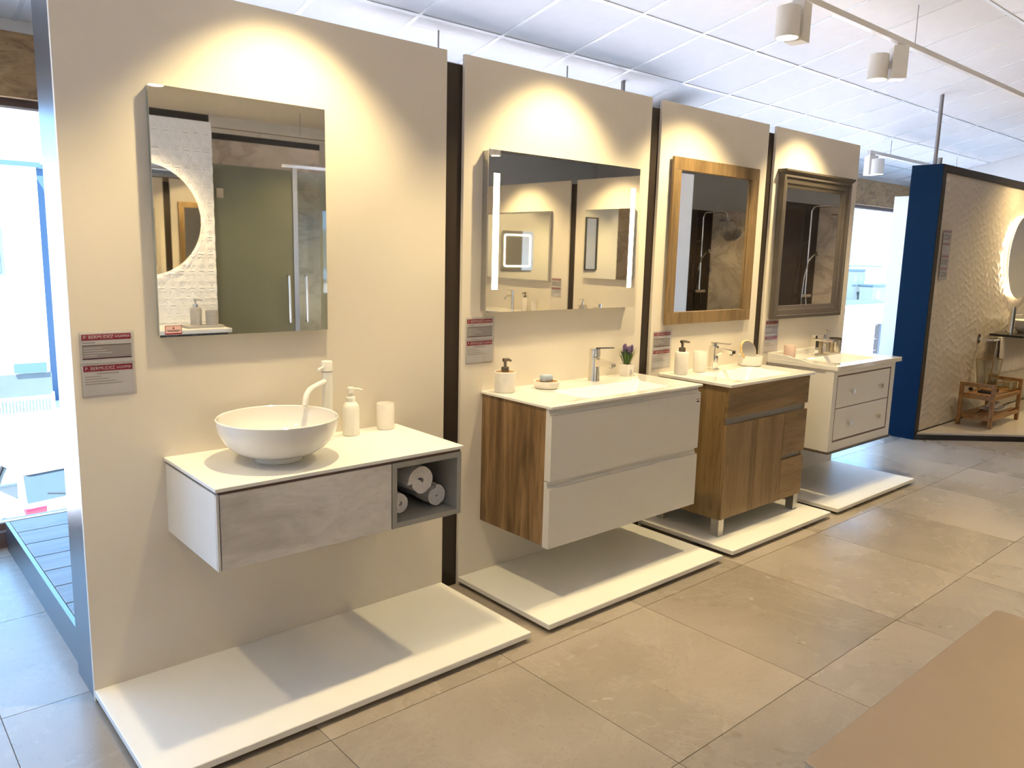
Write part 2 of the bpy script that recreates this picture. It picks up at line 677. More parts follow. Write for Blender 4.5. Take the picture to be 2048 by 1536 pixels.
# ceiling: slopes down to the windows, flat behind y = -0.83
poly = [(Y0 - 0.1, 3.335), (-0.84, 3.335), (Y1 + 0.1, ceil_z(Y1 + 0.1) + 0.022), (Y1 + 0.1, 3.6), (Y0 - 0.1, 3.6)]
ceiling = obj('ceiling', prism(poly, 'x', X0 - 0.2, X1 + 0.2), 'ceiling_white', keep=True, kind='structure')
SLOPE = math.atan(0.217)
ylines = [1.92, 1.548, 0.951, 0.354, -0.243, -0.84, -1.44, -2.04, -2.64, -3.24, -3.84]
xlines = [0.26 + 0.6 * k for k in range(-2, 19)] + [X1]
cm_cache = {}
for j in range(len(ylines) - 1):
    ya, yb = ylines[j], ylines[j + 1]
    slope = yb > -0.9
    for i in range(len(xlines) - 1):
        xa, xb = xlines[i], xlines[i + 1]
        w, d = xb - xa - 0.016, (ya - yb) / (math.cos(SLOPE) if slope else 1) - 0.016
        key = (round(w, 3), round(d, 3))
        if key not in cm_cache:
            bm = box(-w / 2, w / 2, -d / 2, d / 2, 0.0, 0.012)
            me = bpy.data.meshes.new('ceiling_tile')
            bmesh.ops.recalc_face_normals(bm, faces=bm.faces)
            bm.to_mesh(me)
            bm.free()
            me.materials.append(MATS['ceiling_white'])
            cm_cache[key] = me
        o = bpy.data.objects.new('ceiling_tile', cm_cache[key])
        ym = (ya + yb) / 2
        o.location = ((xa + xb) / 2, ym, ceil_z(ym) + 0.004)
        if slope:
            o.rotation_euler = (-SLOPE, 0, 0)
        COL.objects.link(o)
        o.parent = ceiling
for y in ylines[1:]:
    z = ceil_z(y)
    s = 0.217 * 0.012 if y > -0.83 else 0
    bm = prism([(y - 0.012, z + s), (y + 0.012, z - s), (y + 0.012, z - s + 0.02), (y - 0.012, z + s + 0.02)], 'x', xlines[0], X1)
    obj('ceiling_runner', bm, 'ceiling_grid', ceiling)
for x in xlines[:-1]:
    bm = nb()
    aprism(bm, [(1.92, ceil_z(1.92)), (1.92, ceil_z(1.92) + 0.02), (-0.84, 3.3157 + 0.02), (-3.84, 3.3335), (-3.84, 3.3135), (-0.84, 3.3157)], 'x', x - 0.012, x + 0.012)
    obj('ceiling_runner', bm, 'ceiling_grid', ceiling)

# window wall
wall_back = obj('wall_back', box(X0 - 0.2, X1 + 0.2, 1.90, 2.12, 2.655, 3.5), 'wall_white', keep=True, kind='structure')
obj('strand_board_beam', box(X0, X1, 1.86, 2.12, 2.345, 2.66), 'strand_board', wall_back)
obj('wall_left', box(X0 - 0.2, X0, Y0 - 0.2, Y1 + 0.2, 0, 3.4), 'wall_white', keep=True, kind='structure')
obj('wall_right', box(X1, X1 + 0.2, Y0 - 0.2, Y1 + 0.2, 0, 3.4), 'wall_white', keep=True, kind='structure')
obj('wall_front', box(X0 - 0.2, X1 + 0.2, Y0 - 0.2, Y0, 0, 3.4), 'wall_white', keep=True, kind='structure')
mull = [-3.98, -1.3, 1.8, 4.9, 8.2, 11.55]
for i in range(5):
    a, b = mull[i], mull[i + 1]
    w = obj('window_%d' % (i + 1), boxes((a, b, 1.88, 2.06, 0.0, 0.086), (a, b, 1.93, 2.02, 0.086, 0.118), (a, b, 1.93, 2.02, 2.31, 2.345), (a, a + 0.035, 1.93, 2.02, 0.118, 2.31), (b - 0.035, b, 1.93, 2.02, 0.118, 2.31)), 'frame_brown', keep=True, kind='structure')
    obj('pane', box(a + 0.03, b - 0.03, 1.97, 1.985, 0.11, 2.32), 'window_glass', w)
    obj('glazing_bead', boxes((a + 0.035, b - 0.035, 1.935, 1.968, 0.118, 0.126), (a + 0.035, b - 0.035, 1.935, 1.968, 2.298, 2.31)), 'frame_white', w)
    pl = bpy.data.lights.new('window_portal', 'AREA')
    pl.shape = 'RECTANGLE'
    pl.size = b - a
    pl.size_y = 2.2
    pl.cycles.is_portal = True
    po = bpy.data.objects.new('window_portal', pl)
    po.location = ((a + b) / 2, 2.05, 1.22)
    po.rotation_euler = (math.radians(-90), 0, 0)
    COL.objects.link(po)

# white bulkhead hanging under the sloped ceiling behind the row of boards
obj('ceiling_bulkhead', box(5.15, 5.5, 1.20, 1.75, 2.62, ceil_z(1.75) + 0.02), 'wall_white', ceiling)

# ------------------------------------------------------------------ the partition and its four boards
part = obj('wall_partition', box(0.628, 6.058, 0.0203, 0.25, 0.0, 2.455), 'dark_brown', keep=True, kind='structure')
M('end_cap', (0.16, 0.185, 0.215), 0.30, 0.85, var=0.05)
obj('end_cap', box(0.618, 0.628, 0.0203, 0.25, 0.0, 2.50), 'end_cap', part)
BOARDS = [(0.616, 2.157), (2.255, 3.566), (3.655, 4.765), (4.856, 6.038)]
BL = ['cream display board behind the stone-look drawer vanity with vessel basin',
      'cream display board behind the walnut-sided white vanity',
      'cream display board behind the oak vanity on legs',
      'cream display board behind the white framed two-drawer vanity']
PL = ['low white platform under the stone-look drawer vanity',
      'low white platform under the walnut-sided white vanity',
      'low white platform carrying the oak vanity on legs',
      'low white platform under the white framed two-drawer vanity']
for (a, b), bl, pl_ in zip(BOARDS, BL, PL):
    t = thing('display_board', ((a + b) / 2, 0.01, 0), bl, 'display board', 'cream display boards in a row')
    obj('panel', box(a, b, 0.0, 0.0195, 0.0, 2.50, bev=0.0015, seg=1), 'cream_board', t)
    t = thing('display_platform', ((a + b) / 2, -0.33, 0), pl_, 'platform', 'low platforms under the vanities')
    obj('slab', box(a, b - 0.005, -0.652, -0.0005, 0.019, 0.044, bev=0.002, seg=1), 'white_matte', t)
    obj('plinth', box(a + 0.06, b - 0.06, -0.56, -0.001, 0.0, 0.019), 'black_metal', t)

HANG = [(2.87, 1.06, 0.005, 'thin steel wire hanging behind the gap between the first two boards'),
        (3.98, 1.10, 0.005, 'thin steel wire hanging behind the board with the light-strip mirror'),
        (4.58, 1.12, 0.016, 'grey steel rod hanging behind the boards with light-strip and oak mirrors')]
for x, y, r, lab in HANG:
    tag(obj('suspension_wire' if r < 0.01 else 'suspension_rod', tube([(x, y, 2.741), (x, y, ceil_z(y) + 0.004)], r, 8), 'wire_grey'), lab, 'wire')
t = thing('cable_tray', (3.6, 1.08, 2.70), 'white cable tray hanging from the wires behind the boards', 'cable tray')
obj('tray', boxes((2.3, 4.9, 1.03, 1.15, 2.70, 2.705), (2.3, 4.9, 1.03, 1.035, 2.705, 2.74), (2.3, 4.9, 1.145, 1.15, 2.705, 2.74), (2.3, 4.9, 1.036, 1.144, 2.736, 2.740)), 'lamp_white', t)

# raised plank deck behind the first board
t = thing('plank_deck', (1.4, 1.0, 0), 'raised deck of grey wood planks with a steel edge behind the first board', 'deck')
obj('edge_beam', box(0.634, 0.652, 0.252, 1.845, 0.0, 0.15), 'end_cap', t)
obj('base', box(0.653, 2.2, 0.26, 1.84, 0.0, 0.135), 'black_metal', t)
yy = 1.84
while yy > 0.30:
    y0 = max(0.262, yy - 0.209)
    obj('plank', box(0.655, 2.2, y0 + 0.002, yy - 0.002, 0.1355, 0.152, bev=0.002, seg=1), 'deck_plank', t)
    yy -= 0.21

# ------------------------------------------------------------------ price signs
def make_sign(kind):
    t = thing('price_sign', (0, 0, 0), 'x', 'sign')
    w, h = 0.166, 0.109
    obj('card', box(0, w, -0.0025, -0.0005, 0, h), 'card_white', t)
    obj('sleeve', box(-0.004, w + 0.004, -0.0062, -0.0048, -0.006, h + 0.004), 'sleeve_film', t)
    hd = obj('header_band', box(0.005, w - 0.006, -0.0032, -0.0025, h - 0.026, h - 0.006), 'card_red', t)
    obj('lettering', text_bm('P. BERMUDEZ', 0.0165, 0.010, -0.0036, h - 0.0215, 0.094), 'lettering', hd)
    obj('lettering', text_bm('GAMMA', 0.0125, 0.116, -0.0036, h - 0.0205, 0.040), 'lettering', hd)
    obj('logo_mark', boxes((0.110, 0.1125, -0.0036, -0.0033, h - 0.020, h - 0.0175), (0.110, 0.1125, -0.0036, -0.0033, h - 0.016, h - 0.0135), (0.1133, 0.1152, -0.0036, -0.0033, h - 0.018, h - 0.0155)), 'lettering', hd)
    if kind == 'a':
        obj('text_line', box(0.006, 0.046, -0.0031, -0.0025, h - 0.036, h - 0.0325), 'card_grey', t)
        obj('grey_block', box(0.005, w - 0.006, -0.0029, -0.0025, 0.024, h - 0.043), 'card_grey', t)
        obj('rule', box(0.005, w - 0.006, -0.0031, -0.0029, h - 0.045, h - 0.0425), 'line_brown', t)
        obj('rule', box(0.005, w - 0.006, -0.0032, -0.0025, 0.018, 0.022), 'card_dark', t)
        for k in range(4):
            obj('text_line', box(0.010, 0.05 + 0.016 * ((k * 7) % 4), -0.0032, -0.0029, 0.029 + k * 0.0085, 0.0315 + k * 0.0085), 'card_white', t)
    else:
        obj('text_line', box(0.046, 0.116, -0.0031, -0.0025, h - 0.036, h - 0.0325), 'card_grey', t)
        for k in range(4):
            obj('text_line', box(0.008, 0.060 + 0.022 * ((k * 5) % 4), -0.0031, -0.0025, h - 0.045 - k * 0.0085, h - 0.0425 - k * 0.0085), 'card_grey', t)
    return t


sa, sb = make_sign('a'), make_sign('b')
SG = 'red-headed price signs on the boards'
SPOTS = [(0.642, 1.224, 1.117, 'left of the plain frameless mirror'), (2.281, 1.215, 1.110, 'below the light-strip mirror'),
         (3.680, 1.085, 0.978, 'beside the oak framed mirror and vanity'), (4.894, 1.105, 0.998, 'below the taupe framed mirror')]
for i, (x, za, zb, w) in enumerate(SPOTS):
    la = 'red-headed price sign with ruled grey block, %s' % w
    lb = 'lower red-headed price sign with plain text lines, %s' % w
    if i == 0:
        sa.location, sb.location = (x, -0.0002, za), (x, -0.0002, zb)
        sa['label'], sb['label'] = la, lb
        sa['group'] = sb['group'] = SG
    else:
        dup(sa, (x, -0.0002, za), 0, la)
        dup(sb, (x, -0.0002, zb), 0, lb)

# ------------------------------------------------------------------ mesh helpers for basins
def loops_bm(loops, cap0=True, cap1=True):
    bm = nb()
    R = [[bm.verts.new(p) for p in lp] for lp in loops]
    n = len(R[0])
    for a, b in zip(R[:-1], R[1:]):
        for i in range(n):
            j = (i + 1) % n
            bm.faces.new((a[i], a[j], b[j], b[i]))
    if cap0:
        bm.faces.new(list(reversed(R[0])))
    if cap1:
        bm.faces.new(R[-1])
    return bm


def lp(x0, x1, y0, y1, z, r, n=5):
    return [(p[0], p[1], z) for p in rrect(x0, x1, y0, y1, r, n)]


def basin_top(x0, x1, y0, y1, z, t, hole, depth, inset=(0.05, 0.05, 0.03, 0.05), r=0.05):
    hx0, hx1, hy0, hy1 = hole
    ix0, ix1, iy0, iy1 = inset
    return loops_bm([
        lp(hx0 - 0.008, hx1 + 0.008, hy0 - 0.008, hy1 + 0.008, z - t, r),
        lp(x0, x1, y0, y1, z - t, 0.004),
        lp(x0, x1, y0, y1, z - 0.002, 0.004),
        lp(x0 + 0.002, x1 - 0.002, y0 + 0.002, y1 - 0.002, z, 0.004),
        lp(hx0, hx1, hy0, hy1, z, r),
        lp(hx0 + 0.006, hx1 - 0.006, hy0 + 0.006, hy1 - 0.006, z - 0.006, r),
        lp(hx0 + ix0, hx1 - ix1, hy0 + iy0, hy1 - iy1, z - depth + 0.012, r * 0.8),
        lp(hx0 + ix0 + 0.02, hx1 - ix1 - 0.02, hy0 + iy0 + 0.02, hy1 - iy1 - 0.02, z - depth, r * 0.6)],
        cap0=False, cap1=True)


# ------------------------------------------------------------------ vanity 1: vessel basin on a stone-look drawer
V = thing('vanity_unit', (1.39, -0.245, 0.583), 'wall-hung vanity with stone-look drawer front and open grey cubby', 'vanity')
obj('carcass', boxes((0.897, 0.913, -0.474, -0.0005, 0.583, 0.841), (1.535, 1.5585, -0.466, -0.0005, 0.583, 0.841), (0.913, 1.535, -0.466, -0.0005, 0.583, 0.60), (0.913, 1.535, -0.02, -0.0005, 0.60, 0.841)), 'white_lacquer', V)
obj('edge_strip', box(0.8965, 0.9045, -0.491, -0.4745, 0.583, 0.841), 'white_gloss', V)
obj('drawer_front', box(0.9085, 1.5565, -0.491, -0.4705, 0.584, 0.841, bev=0.001, seg=1), 'stone_laminate', V)
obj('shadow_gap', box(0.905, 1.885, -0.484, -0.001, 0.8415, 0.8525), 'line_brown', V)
cub = nb()
for b_ in ((1.5605, 1.5815, -0.49, -0.0005, 0.584, 0.841), (1.8655, 1.8865, -0.49, -0.0005, 0.584, 0.841), (1.5815, 1.8655, -0.49, -0.0005, 0.584, 0.605), (1.5815, 1.8655, -0.49, -0.0005, 0.820, 0.841), (1.5815, 1.8655, -0.02, -0.0005, 0.605, 0.820)):
    abox(cub, *b_)
obj('cubby', cub, 'grey_carcass', V)
obj('countertop', box(0.8925, 1.8935, -0.496, -0.0005, 0.853, 0.866, bev=0.0012, seg=1), 'white_matte', V)


def bowl_prof():
    out = []
    R, H = 0.2165, 0.157
    pr = [(0.0, 0.004), (0.075, 0.004), (0.085, 0.0), (0.088, 0.002), (0.089, 0.022)]
    for i in range(1, 15):
        a = i / 14 * PI / 2
        pr.append((0.085 + (R - 0.085) * math.sin(a), 0.022 + (H - 0.022) * (1 - math.cos(a))))
    pr.append((R - 0.004, H + 0.003))
    pr.append((R - 0.007, H))
    for i in range(14, 0, -1):
        a = i / 14 * PI / 2
        pr.append((0.078 + (R - 0.085) * math.sin(a), 0.030 + (H - 0.030) * (1 - math.cos(a))))
    pr.append((0.03, 0.030))
    pr.append((0.0, 0.030))
    return pr


BC = (1.2165, -0.262, 0.8662)
t = thing('vessel_basin', BC, 'round white vessel basin on the thin white countertop', 'basin')
obj('bowl', lathe(bowl_prof(), BC, 64), 'ceramic', t, True)
obj('drain', lathe([(0, 0.0335), (0.026, 0.0335), (0.03, 0.0305)], BC, 24), 'white_gloss', t, True)

# tall white tap
tx, ty, tz = 1.507, -0.09, 0.8662
t = thing('basin_tap', (tx, ty, tz), 'tall matte white tap beside the vessel basin', 'tap')
obj('body', lathe([(0, 0), (0.028, 0), (0.028, 0.004), (0.0215, 0.006), (0.0215, 0.278), (0, 0.278)], (tx, ty, tz), 28), 'white_matte', t, True)
obj('cap', lathe([(0, 0.281), (0.0225, 0.281), (0.0225, 0.318), (0.0205, 0.321), (0, 0.321)], (tx, ty, tz), 28), 'white_matte', t, True)
obj('lever', tube([(tx - 0.018, ty - 0.008, tz + 0.30), (tx - 0.052, ty - 0.026, tz + 0.292)], 0.005, 10), 'white_matte', t, True)
dx, dy = -0.87, -0.49
sp = [(tx + dx * s, ty + dy * s, tz + h) for s, h in ((0.015, 0.240), (0.06, 0.234), (0.105, 0.227), (0.126, 0.221), (0.142, 0.209), (0.150, 0.192), (0.155, 0.167))]
obj('spout', tube(sp, 0.0115, 16), 'white_matte', t, True)
obj('aerator', lathe([(0, 0), (0.0085, 0), (0.0085, 0.004)], (tx + dx * 0.1572, ty + dy * 0.1572, tz + 0.1648), 16), 'brushed_steel', t, True)


def pump(t, c, z, s=1.0, mat='bronze', long=0.045, dirx=1.0):
    x, y = c
    obj('pump_collar', lathe([(0, 0), (0.016 * s, 0), (0.016 * s, 0.018 * s), (0.012 * s, 0.020 * s), (0, 0.020 * s)], (x, y, z), 20), mat, t, True)
    st = obj('pump_stem', lathe([(0, 0.018 * s), (0.0055 * s, 0.018 * s), (0.0065 * s, 0.044 * s), (0, 0.044 * s)], (x, y, z), 14), mat, t, True)
    obj('pump_spout', tube([(x - 0.010 * s * dirx, y, z + 0.047 * s), (x + 0.012 * s * dirx, y - 0.002, z + 0.048 * s), (x + long * dirx, y - 0.006, z + 0.042 * s)], [0.008 * s, 0.007 * s, 0.004 * s], 12), mat, t, True)


# white bottle dispenser and cup
c = (1.6225, -0.075, 0.8662)
t = thing('soap_dispenser', c, 'white bottle-shaped soap dispenser between tall tap and white cup', 'dispenser')
obj('bottle', lathe([(0, 0), (0.032, 0), (0.0350, 0.003), (0.0350, 0.112), (0.032, 0.126), (0.023, 0.138), (0.017, 0.142), (0, 0.142)], c, 32), 'white_matte', t, True)
obj('neck_ring', lathe([(0.0, 0.1425), (0.0185, 0.1425), (0.0185, 0.160), (0.012, 0.162), (0, 0.162)], c, 24), 'white_matte', t, True)
obj('pump_head', lathe([(0, 0.1625), (0.0095, 0.1625), (0.0095, 0.176), (0.0135, 0.180), (0.0135, 0.199), (0.011, 0.202), (0, 0.202)], c, 20), 'white_matte', t, True)
obj('pump_spout', tube([(c[0] + 0.008, c[1], c[2] + 0.193), (c[0] + 0.030, c[1] - 0.008, c[2] + 0.192), (c[0] + 0.046, c[1] - 0.014, c[2] + 0.187)], [0.006, 0.005, 0.004], 10), 'white_matte', t, True)
c = (1.801, -0.058, 0.8662)
t = thing('tumbler', c, 'plain white ceramic cup at the end of the thin countertop', 'cup')
obj('cup', lathe([(0, 0), (0.034, 0), (0.0375, 0.004), (0.038, 0.110), (0.036, 0.113), (0.034, 0.110), (0.033, 0.012), (0, 0.010)], c, 36), 'ceramic_matte', t, True)


# rolled towels
def towel_roll(c, r, length, turns, twist, label, flat=1.0, yaw=0.0):
    t = thing('rolled_towel', (c[0], c[1], c[2] - r), label, 'towel', 'rolled towels in the open cubby')
    n = int(turns * 26)
    th = r / (turns + 0.6)
    cl = []
    for i in range(n + 1):
        a = twist + 2 * PI * turns * i / n
        rr = th * 0.35 + (r - th * 0.85) * i / n
        cl.append((rr * math.cos(a), rr * math.sin(a) * flat, a))
    inner, outer = [], []
    for i, (px, pz, a) in enumerate(cl):
        k = th * 0.44
        outer.append((px + k * math.cos(a), pz + k * math.sin(a) * flat))
        inner.append((px - k * math.cos(a), pz - k * math.sin(a) * flat))
    bm = nb()
    ny = 14
    prev = None
    for j in range(ny + 1):
        f = j / ny
        y = -length / 2 + length * f
        e = 0.0
        if j in (0, ny):
            e = 0.0025
        ring = []
        for s_, L in ((0, outer), (1, list(reversed(inner)))):
            for q, (px, pz) in enumerate(L):
                nz = mnoise.noise(Vector((px * 40 + c[0] * 9, y * 30, pz * 40 + c[2] * 13))) * 0.0045
                d = math.hypot(px, pz) + 1e-6
                sc = 1 + nz / d if d > 0.01 else 1
                ring.append(Vector((px * sc, y + mnoise.noise(Vector((px * 30, pz * 30, c[0] * 7))) * 0.004, pz * sc)))
        vs_ = [bm.verts.new((c[0] + p.x * math.cos(yaw) - p.y * math.sin(yaw), c[1] + p.x * math.sin(yaw) + p.y * math.cos(yaw), c[2] + p.z)) for p in ring]
        if prev:
            m = len(vs_)
            for i in range(m):
                k = (i + 1) % m
                bm.faces.new((prev[i], prev[k], vs_[k], vs_[i]))
        else:
            first = vs_
        prev = vs_
    h = len(outer)
    for vs_ in (first, prev):
        for i in range(h - 1):
            bm.faces.new((vs_[i], vs_[i + 1], vs_[2 * h - 2 - i], vs_[2 * h - 1 - i]))
    obj('roll', bm, 'towel_white', t, True)
    return t


towel_roll((1.7220, -0.30, 0.7330), 0.0680, 0.28, 2.1, 2.6, 'white rolled towel lying on top of two others in the cubby', 1.0, 0.04)
towel_roll((1.8145, -0.27, 0.6535), 0.0465, 0.30, 3.2, 0.4, 'tightly rolled white towel against the right side of the cubby', 1.0, 0.0)
towel_roll((1.6310, -0.28, 0.6535), 0.0465, 0.30, 2.2, 1.2, 'white rolled towel in the cubby next to the drawer front', 1.0, 0.0)

# frameless mirror 1
t = thing('wall_mirror', (1.217, -0.016, 1.308), 'large frameless rectangular mirror above the vessel basin', 'mirror')
obj('mirror_glass', box(0.890, 1.5435, -0.034, -0.029, 1.308, 2.165), 'mirror_silver', t)
obj('backing', box(0.893, 1.5405, -0.0289, -0.0005, 1.311, 2.162), 'mirror_edge', t)
stk = obj('warning_sticker', box(0.908, 0.966, -0.0346, -0.0341, 1.317, 1.349), 'card_red', t)
obj('sticker_face', box(0.910, 0.964, -0.0350, -0.0346, 1.322, 1.347), 'label_pink', stk)
obj('warning_triangle', prism([(0.933, 1.337), (0.941, 1.337), (0.937, 1.345)], 'y', -0.0354, -0.035), 'card_red', stk)
obj('sticker_text', boxes((0.915, 0.960, -0.0354, -0.035, 1.331, 1.3325), (0.918, 0.955, -0.0354, -0.035, 1.3275, 1.329)), 'card_dark', stk)

# ------------------------------------------------------------------ vanity 2
V = thing('vanity_unit', (2.94, -0.24, 0.306), 'wall-hung white two-drawer vanity with knotty walnut sides', 'vanity')
obj('side_panel', box(2.388, 2.406, -0.453, -0.0005, 0.312, 0.955), 'walnut', V)
obj('side_panel', box(3.474, 3.492, -0.453, -0.0005, 0.312, 0.955), 'walnut', V)
obj('carcass', boxes((2.406, 3.474, -0.45, -0.0005, 0.312, 0.330), (2.406, 3.474, -0.02, -0.0005, 0.33, 0.955)), 'white_lacquer', V)
for z0, z1 in ((0.622, 0.955), (0.306, 0.618)):
    d = obj('drawer', box(2.3875, 3.4915, -0.4725, -0.4535, z0, z1), 'white_gloss', V)
    obj('drawer_face', prism([(-0.4915, z0), (-0.4727, z0), (-0.4727, z1 - 0.018), (-0.478, z1 - 0.030), (-0.4915, z1 - 0.030)], 'x', 2.3875, 3.4915), 'white_gloss', d)
obj('countertop', basin_top(2.379, 3.503, -0.494, -0.0005, 0.968, 0.012, (2.66, 3.30, -0.44, -0.20), 0.085, (0.12, 0.12, 0.05, 0.06), 0.04), 'ceramic', V, True)
lb_ = obj('corner_label', box(3.452, 3.486, -0.4921, -0.4916, 0.868, 0.899), 'card_white', V)
obj('label_print', boxes((3.456, 3.463, -0.4924, -0.4921, 0.888, 0.894), (3.466, 3.473, -0.4924, -0.4921, 0.887, 0.894), (3.477, 3.483, -0.4924, -0.4921, 0.889, 0.895), (3.457, 3.480, -0.4924, -0.4921, 0.873, 0.882)), 'card_dark', lb_)

c = (2.4585, -0.085, 0.9683)
t = thing('soap_dispenser', c, 'squat cream dispenser with bronze pump on the walnut-sided vanity', 'dispenser')
obj('pot', lathe([(0, 0), (0.045, 0), (0.050, 0.006), (0.0525, 0.080), (0.0525, 0.097), (0.050, 0.100), (0.047, 0.096), (0, 0.095)], c, 40), 'ceramic_matte', t, True)
obj('wooden_lid', lathe([(0, 0.0955), (0.0465, 0.0965), (0.0465, 0.0985), (0, 0.0985)], c, 36), 'teak', t, True)
pump(t, c[:2], c[2] + 0.099, 1.2, 'bronze', 0.032)
c = (2.705, -0.12, 0.9683)
t = thing('soap_dish', c, 'low round cream soap dish on the white countertop', 'soap dish')
obj('dish', lathe([(0, 0), (0.052, 0), (0.060, 0.006), (0.0655, 0.020), (0.066, 0.036), (0.064, 0.038), (0.061, 0.035), (0, 0.030)], c, 40), 'ceramic_matte', t, True)
obj('wooden_insert', lathe([(0, 0.0305), (0.057, 0.0345), (0.057, 0.036), (0, 0.0335)], c, 36), 'teak', t, True)
tag(obj('soap_bar', box(2.672, 2.732, -0.140, -0.100, 1.0023, 1.036, bev=0.006), 'soap_blue', None, True), 'pale blue soap bar lying in the round dish', 'soap')

tx, ty, tz = 3.088, -0.085, 0.9683
t = thing('basin_tap', (tx, ty, tz), 'chrome cylindrical mixer tap on the walnut-sided vanity', 'tap')
obj('body', lathe([(0, 0), (0.033, 0), (0.031, 0.006), (0.0275, 0.11), (0.0265, 0.125), (0, 0.125)], (tx, ty, tz), 32), 'chrome', t, True)
obj('cartridge_cap', lathe([(0, 0.128), (0.030, 0.128), (0.030, 0.170), (0.028, 0.173), (0, 0.173)], (tx, ty, tz), 32), 'chrome', t, True)
obj('lever', loops_bm([[(tx - 0.012, ty - 0.02, tz + 0.1735), (tx + 0.020, ty + 0.012, tz + 0.1735), (tx + 0.020, ty + 0.012, tz + 0.180), (tx - 0.012, ty - 0.02, tz + 0.180)], [(tx + 0.070, ty - 0.075, tz + 0.177), (tx + 0.082, ty - 0.063, tz + 0.177), (tx + 0.082, ty - 0.063, tz + 0.182), (tx + 0.070, ty - 0.075, tz + 0.182)]]), 'chrome', t)
obj('spout', loops_bm([[(tx - 0.018, ty - 0.005, tz + 0.070), (tx + 0.022, ty - 0.005, tz + 0.070), (tx + 0.022, ty - 0.005, tz + 0.124), (tx - 0.018, ty - 0.005, tz + 0.124)], [(tx - 0.016, ty - 0.06, tz + 0.086), (tx + 0.020, ty - 0.06, tz + 0.086), (tx + 0.020, ty - 0.06, tz + 0.116), (tx - 0.016, ty - 0.06, tz + 0.116)], [(tx - 0.014, ty - 0.135, tz + 0.088), (tx + 0.018, ty - 0.135, tz + 0.088), (tx + 0.018, ty - 0.135, tz + 0.104), (tx - 0.014, ty - 0.135, tz + 0.104)]]), 'chrome', t, True)
obj('aerator', lathe([(0, 0), (0.010, 0), (0.010, 0.009)], (tx + 0.002, ty - 0.12, tz + 0.0795), 16), 'brushed_steel', t, True)

# lavender in a square pot
px_, py_, pz_ = 3.366, -0.075, 0.9683
t = thing('potted_lavender', (px_, py_, pz_), 'small lavender plant in a white square pot beside the chrome tap', 'plant')
pot = loops_bm([lp(px_ - 0.028, px_ + 0.028, py_ - 0.028, py_ + 0.028, pz_, 0.003, 2), lp(px_ - 0.030, px_ + 0.030, py_ - 0.030, py_ + 0.030, pz_ + 0.068, 0.003, 2), lp(px_ - 0.026, px_ + 0.026, py_ - 0.026, py_ + 0.026, pz_ + 0.068, 0.003, 2), lp(px_ - 0.026, px_ + 0.026, py_ - 0.026, py_ + 0.026, pz_ + 0.058, 0.003, 2)])
po_ = obj('pot', pot, 'ceramic_matte', t)
obj('pot_print', boxes((px_ - 0.004, px_ - 0.002, py_ - 0.0305, py_ - 0.0291, pz_ + 0.006, pz_ + 0.034), (px_ + 0.004, px_ + 0.006, py_ - 0.0305, py_ - 0.0291, pz_ + 0.004, pz_ + 0.040), (px_ + 0.010, px_ + 0.0115, py_ - 0.0305, py_ - 0.0291, pz_ + 0.008, pz_ + 0.026)), 'card_grey', po_)
obj('soil', box(px_ - 0.0255, px_ + 0.0255, py_ - 0.0255, py_ + 0.0255, pz_ + 0.0585, pz_ + 0.063), 'soil', t)
lv = nb()
for i in range(120):
    a = random.uniform(0, 2 * PI)
    r0 = random.uniform(0, 0.018)
    b0 = Vector((px_ + r0 * math.cos(a), py_ + r0 * math.sin(a), pz_ + 0.062))
    sprd = random.uniform(0.2, 0.6)
    h = random.uniform(0.055, 0.10)
    tip = b0 + Vector((math.cos(a) * h * sprd, math.sin(a) * h * sprd, h))
    mid = (b0 + tip) / 2 + Vector((0, 0, 0.006))
    sd = Vector((-math.sin(a), math.cos(a), 0)) * 0.0032
    q = [lv.verts.new(p) for p in (b0 - sd * 0.6, b0 + sd * 0.6, mid + sd, tip, mid - sd)]
    lv.faces.new(q)
obj('foliage', lv, 'leaf_green', t)
for i, (ox, oy, oh) in enumerate(((-0.036, -0.006, 0.085), (-0.024, 0.010, 0.078), (-0.012, -0.012, 0.068), (0.002, 0.006, 0.062), (0.014, -0.008, 0.060), (0.028, 0.004, 0.068), (0.040, -0.006, 0.076), (0.036, 0.012, 0.065), (-0.030, 0.004, 0.066))):
    fx, fy, fz = px_ + ox * 0.75, py_ + oy, pz_ + 0.066 + oh
    fl = obj('flower_spike', lathe([(0, 0.0), (0.005, 0.004), (0.009, 0.014), (0.0075, 0.020), (0.010, 0.028), (0.007, 0.038), (0.0, 0.046)], (fx, fy, fz - 0.01), 7), 'lavender', t)
    obj('stem', tube([(px_ + ox * 0.3, py_ + oy * 0.3, pz_ + 0.063), (fx, fy, fz - 0.008)], 0.0014, 5), 'leaf_green', fl)

# mirror cabinet 2 with light strips
t = thing('lit_mirror', (2.895, -0.025, 1.352), 'wide mirror with two vertical light strips above the walnut-sided vanity', 'mirror')
obj('housing', box(2.366, 3.424, -0.0445, -0.0005, 1.357, 2.095), 'brushed_steel', t)
obj('mirror_glass', box(2.360, 3.430, -0.0505, -0.0448, 1.352, 2.100), 'mirror_silver', t)
for x0, x1 in ((2.392, 2.428), (3.362, 3.396)):
    obj('light_strip', box(x0, x1, -0.0516, -0.0507, 1.460, 1.995), 'led_white', t)
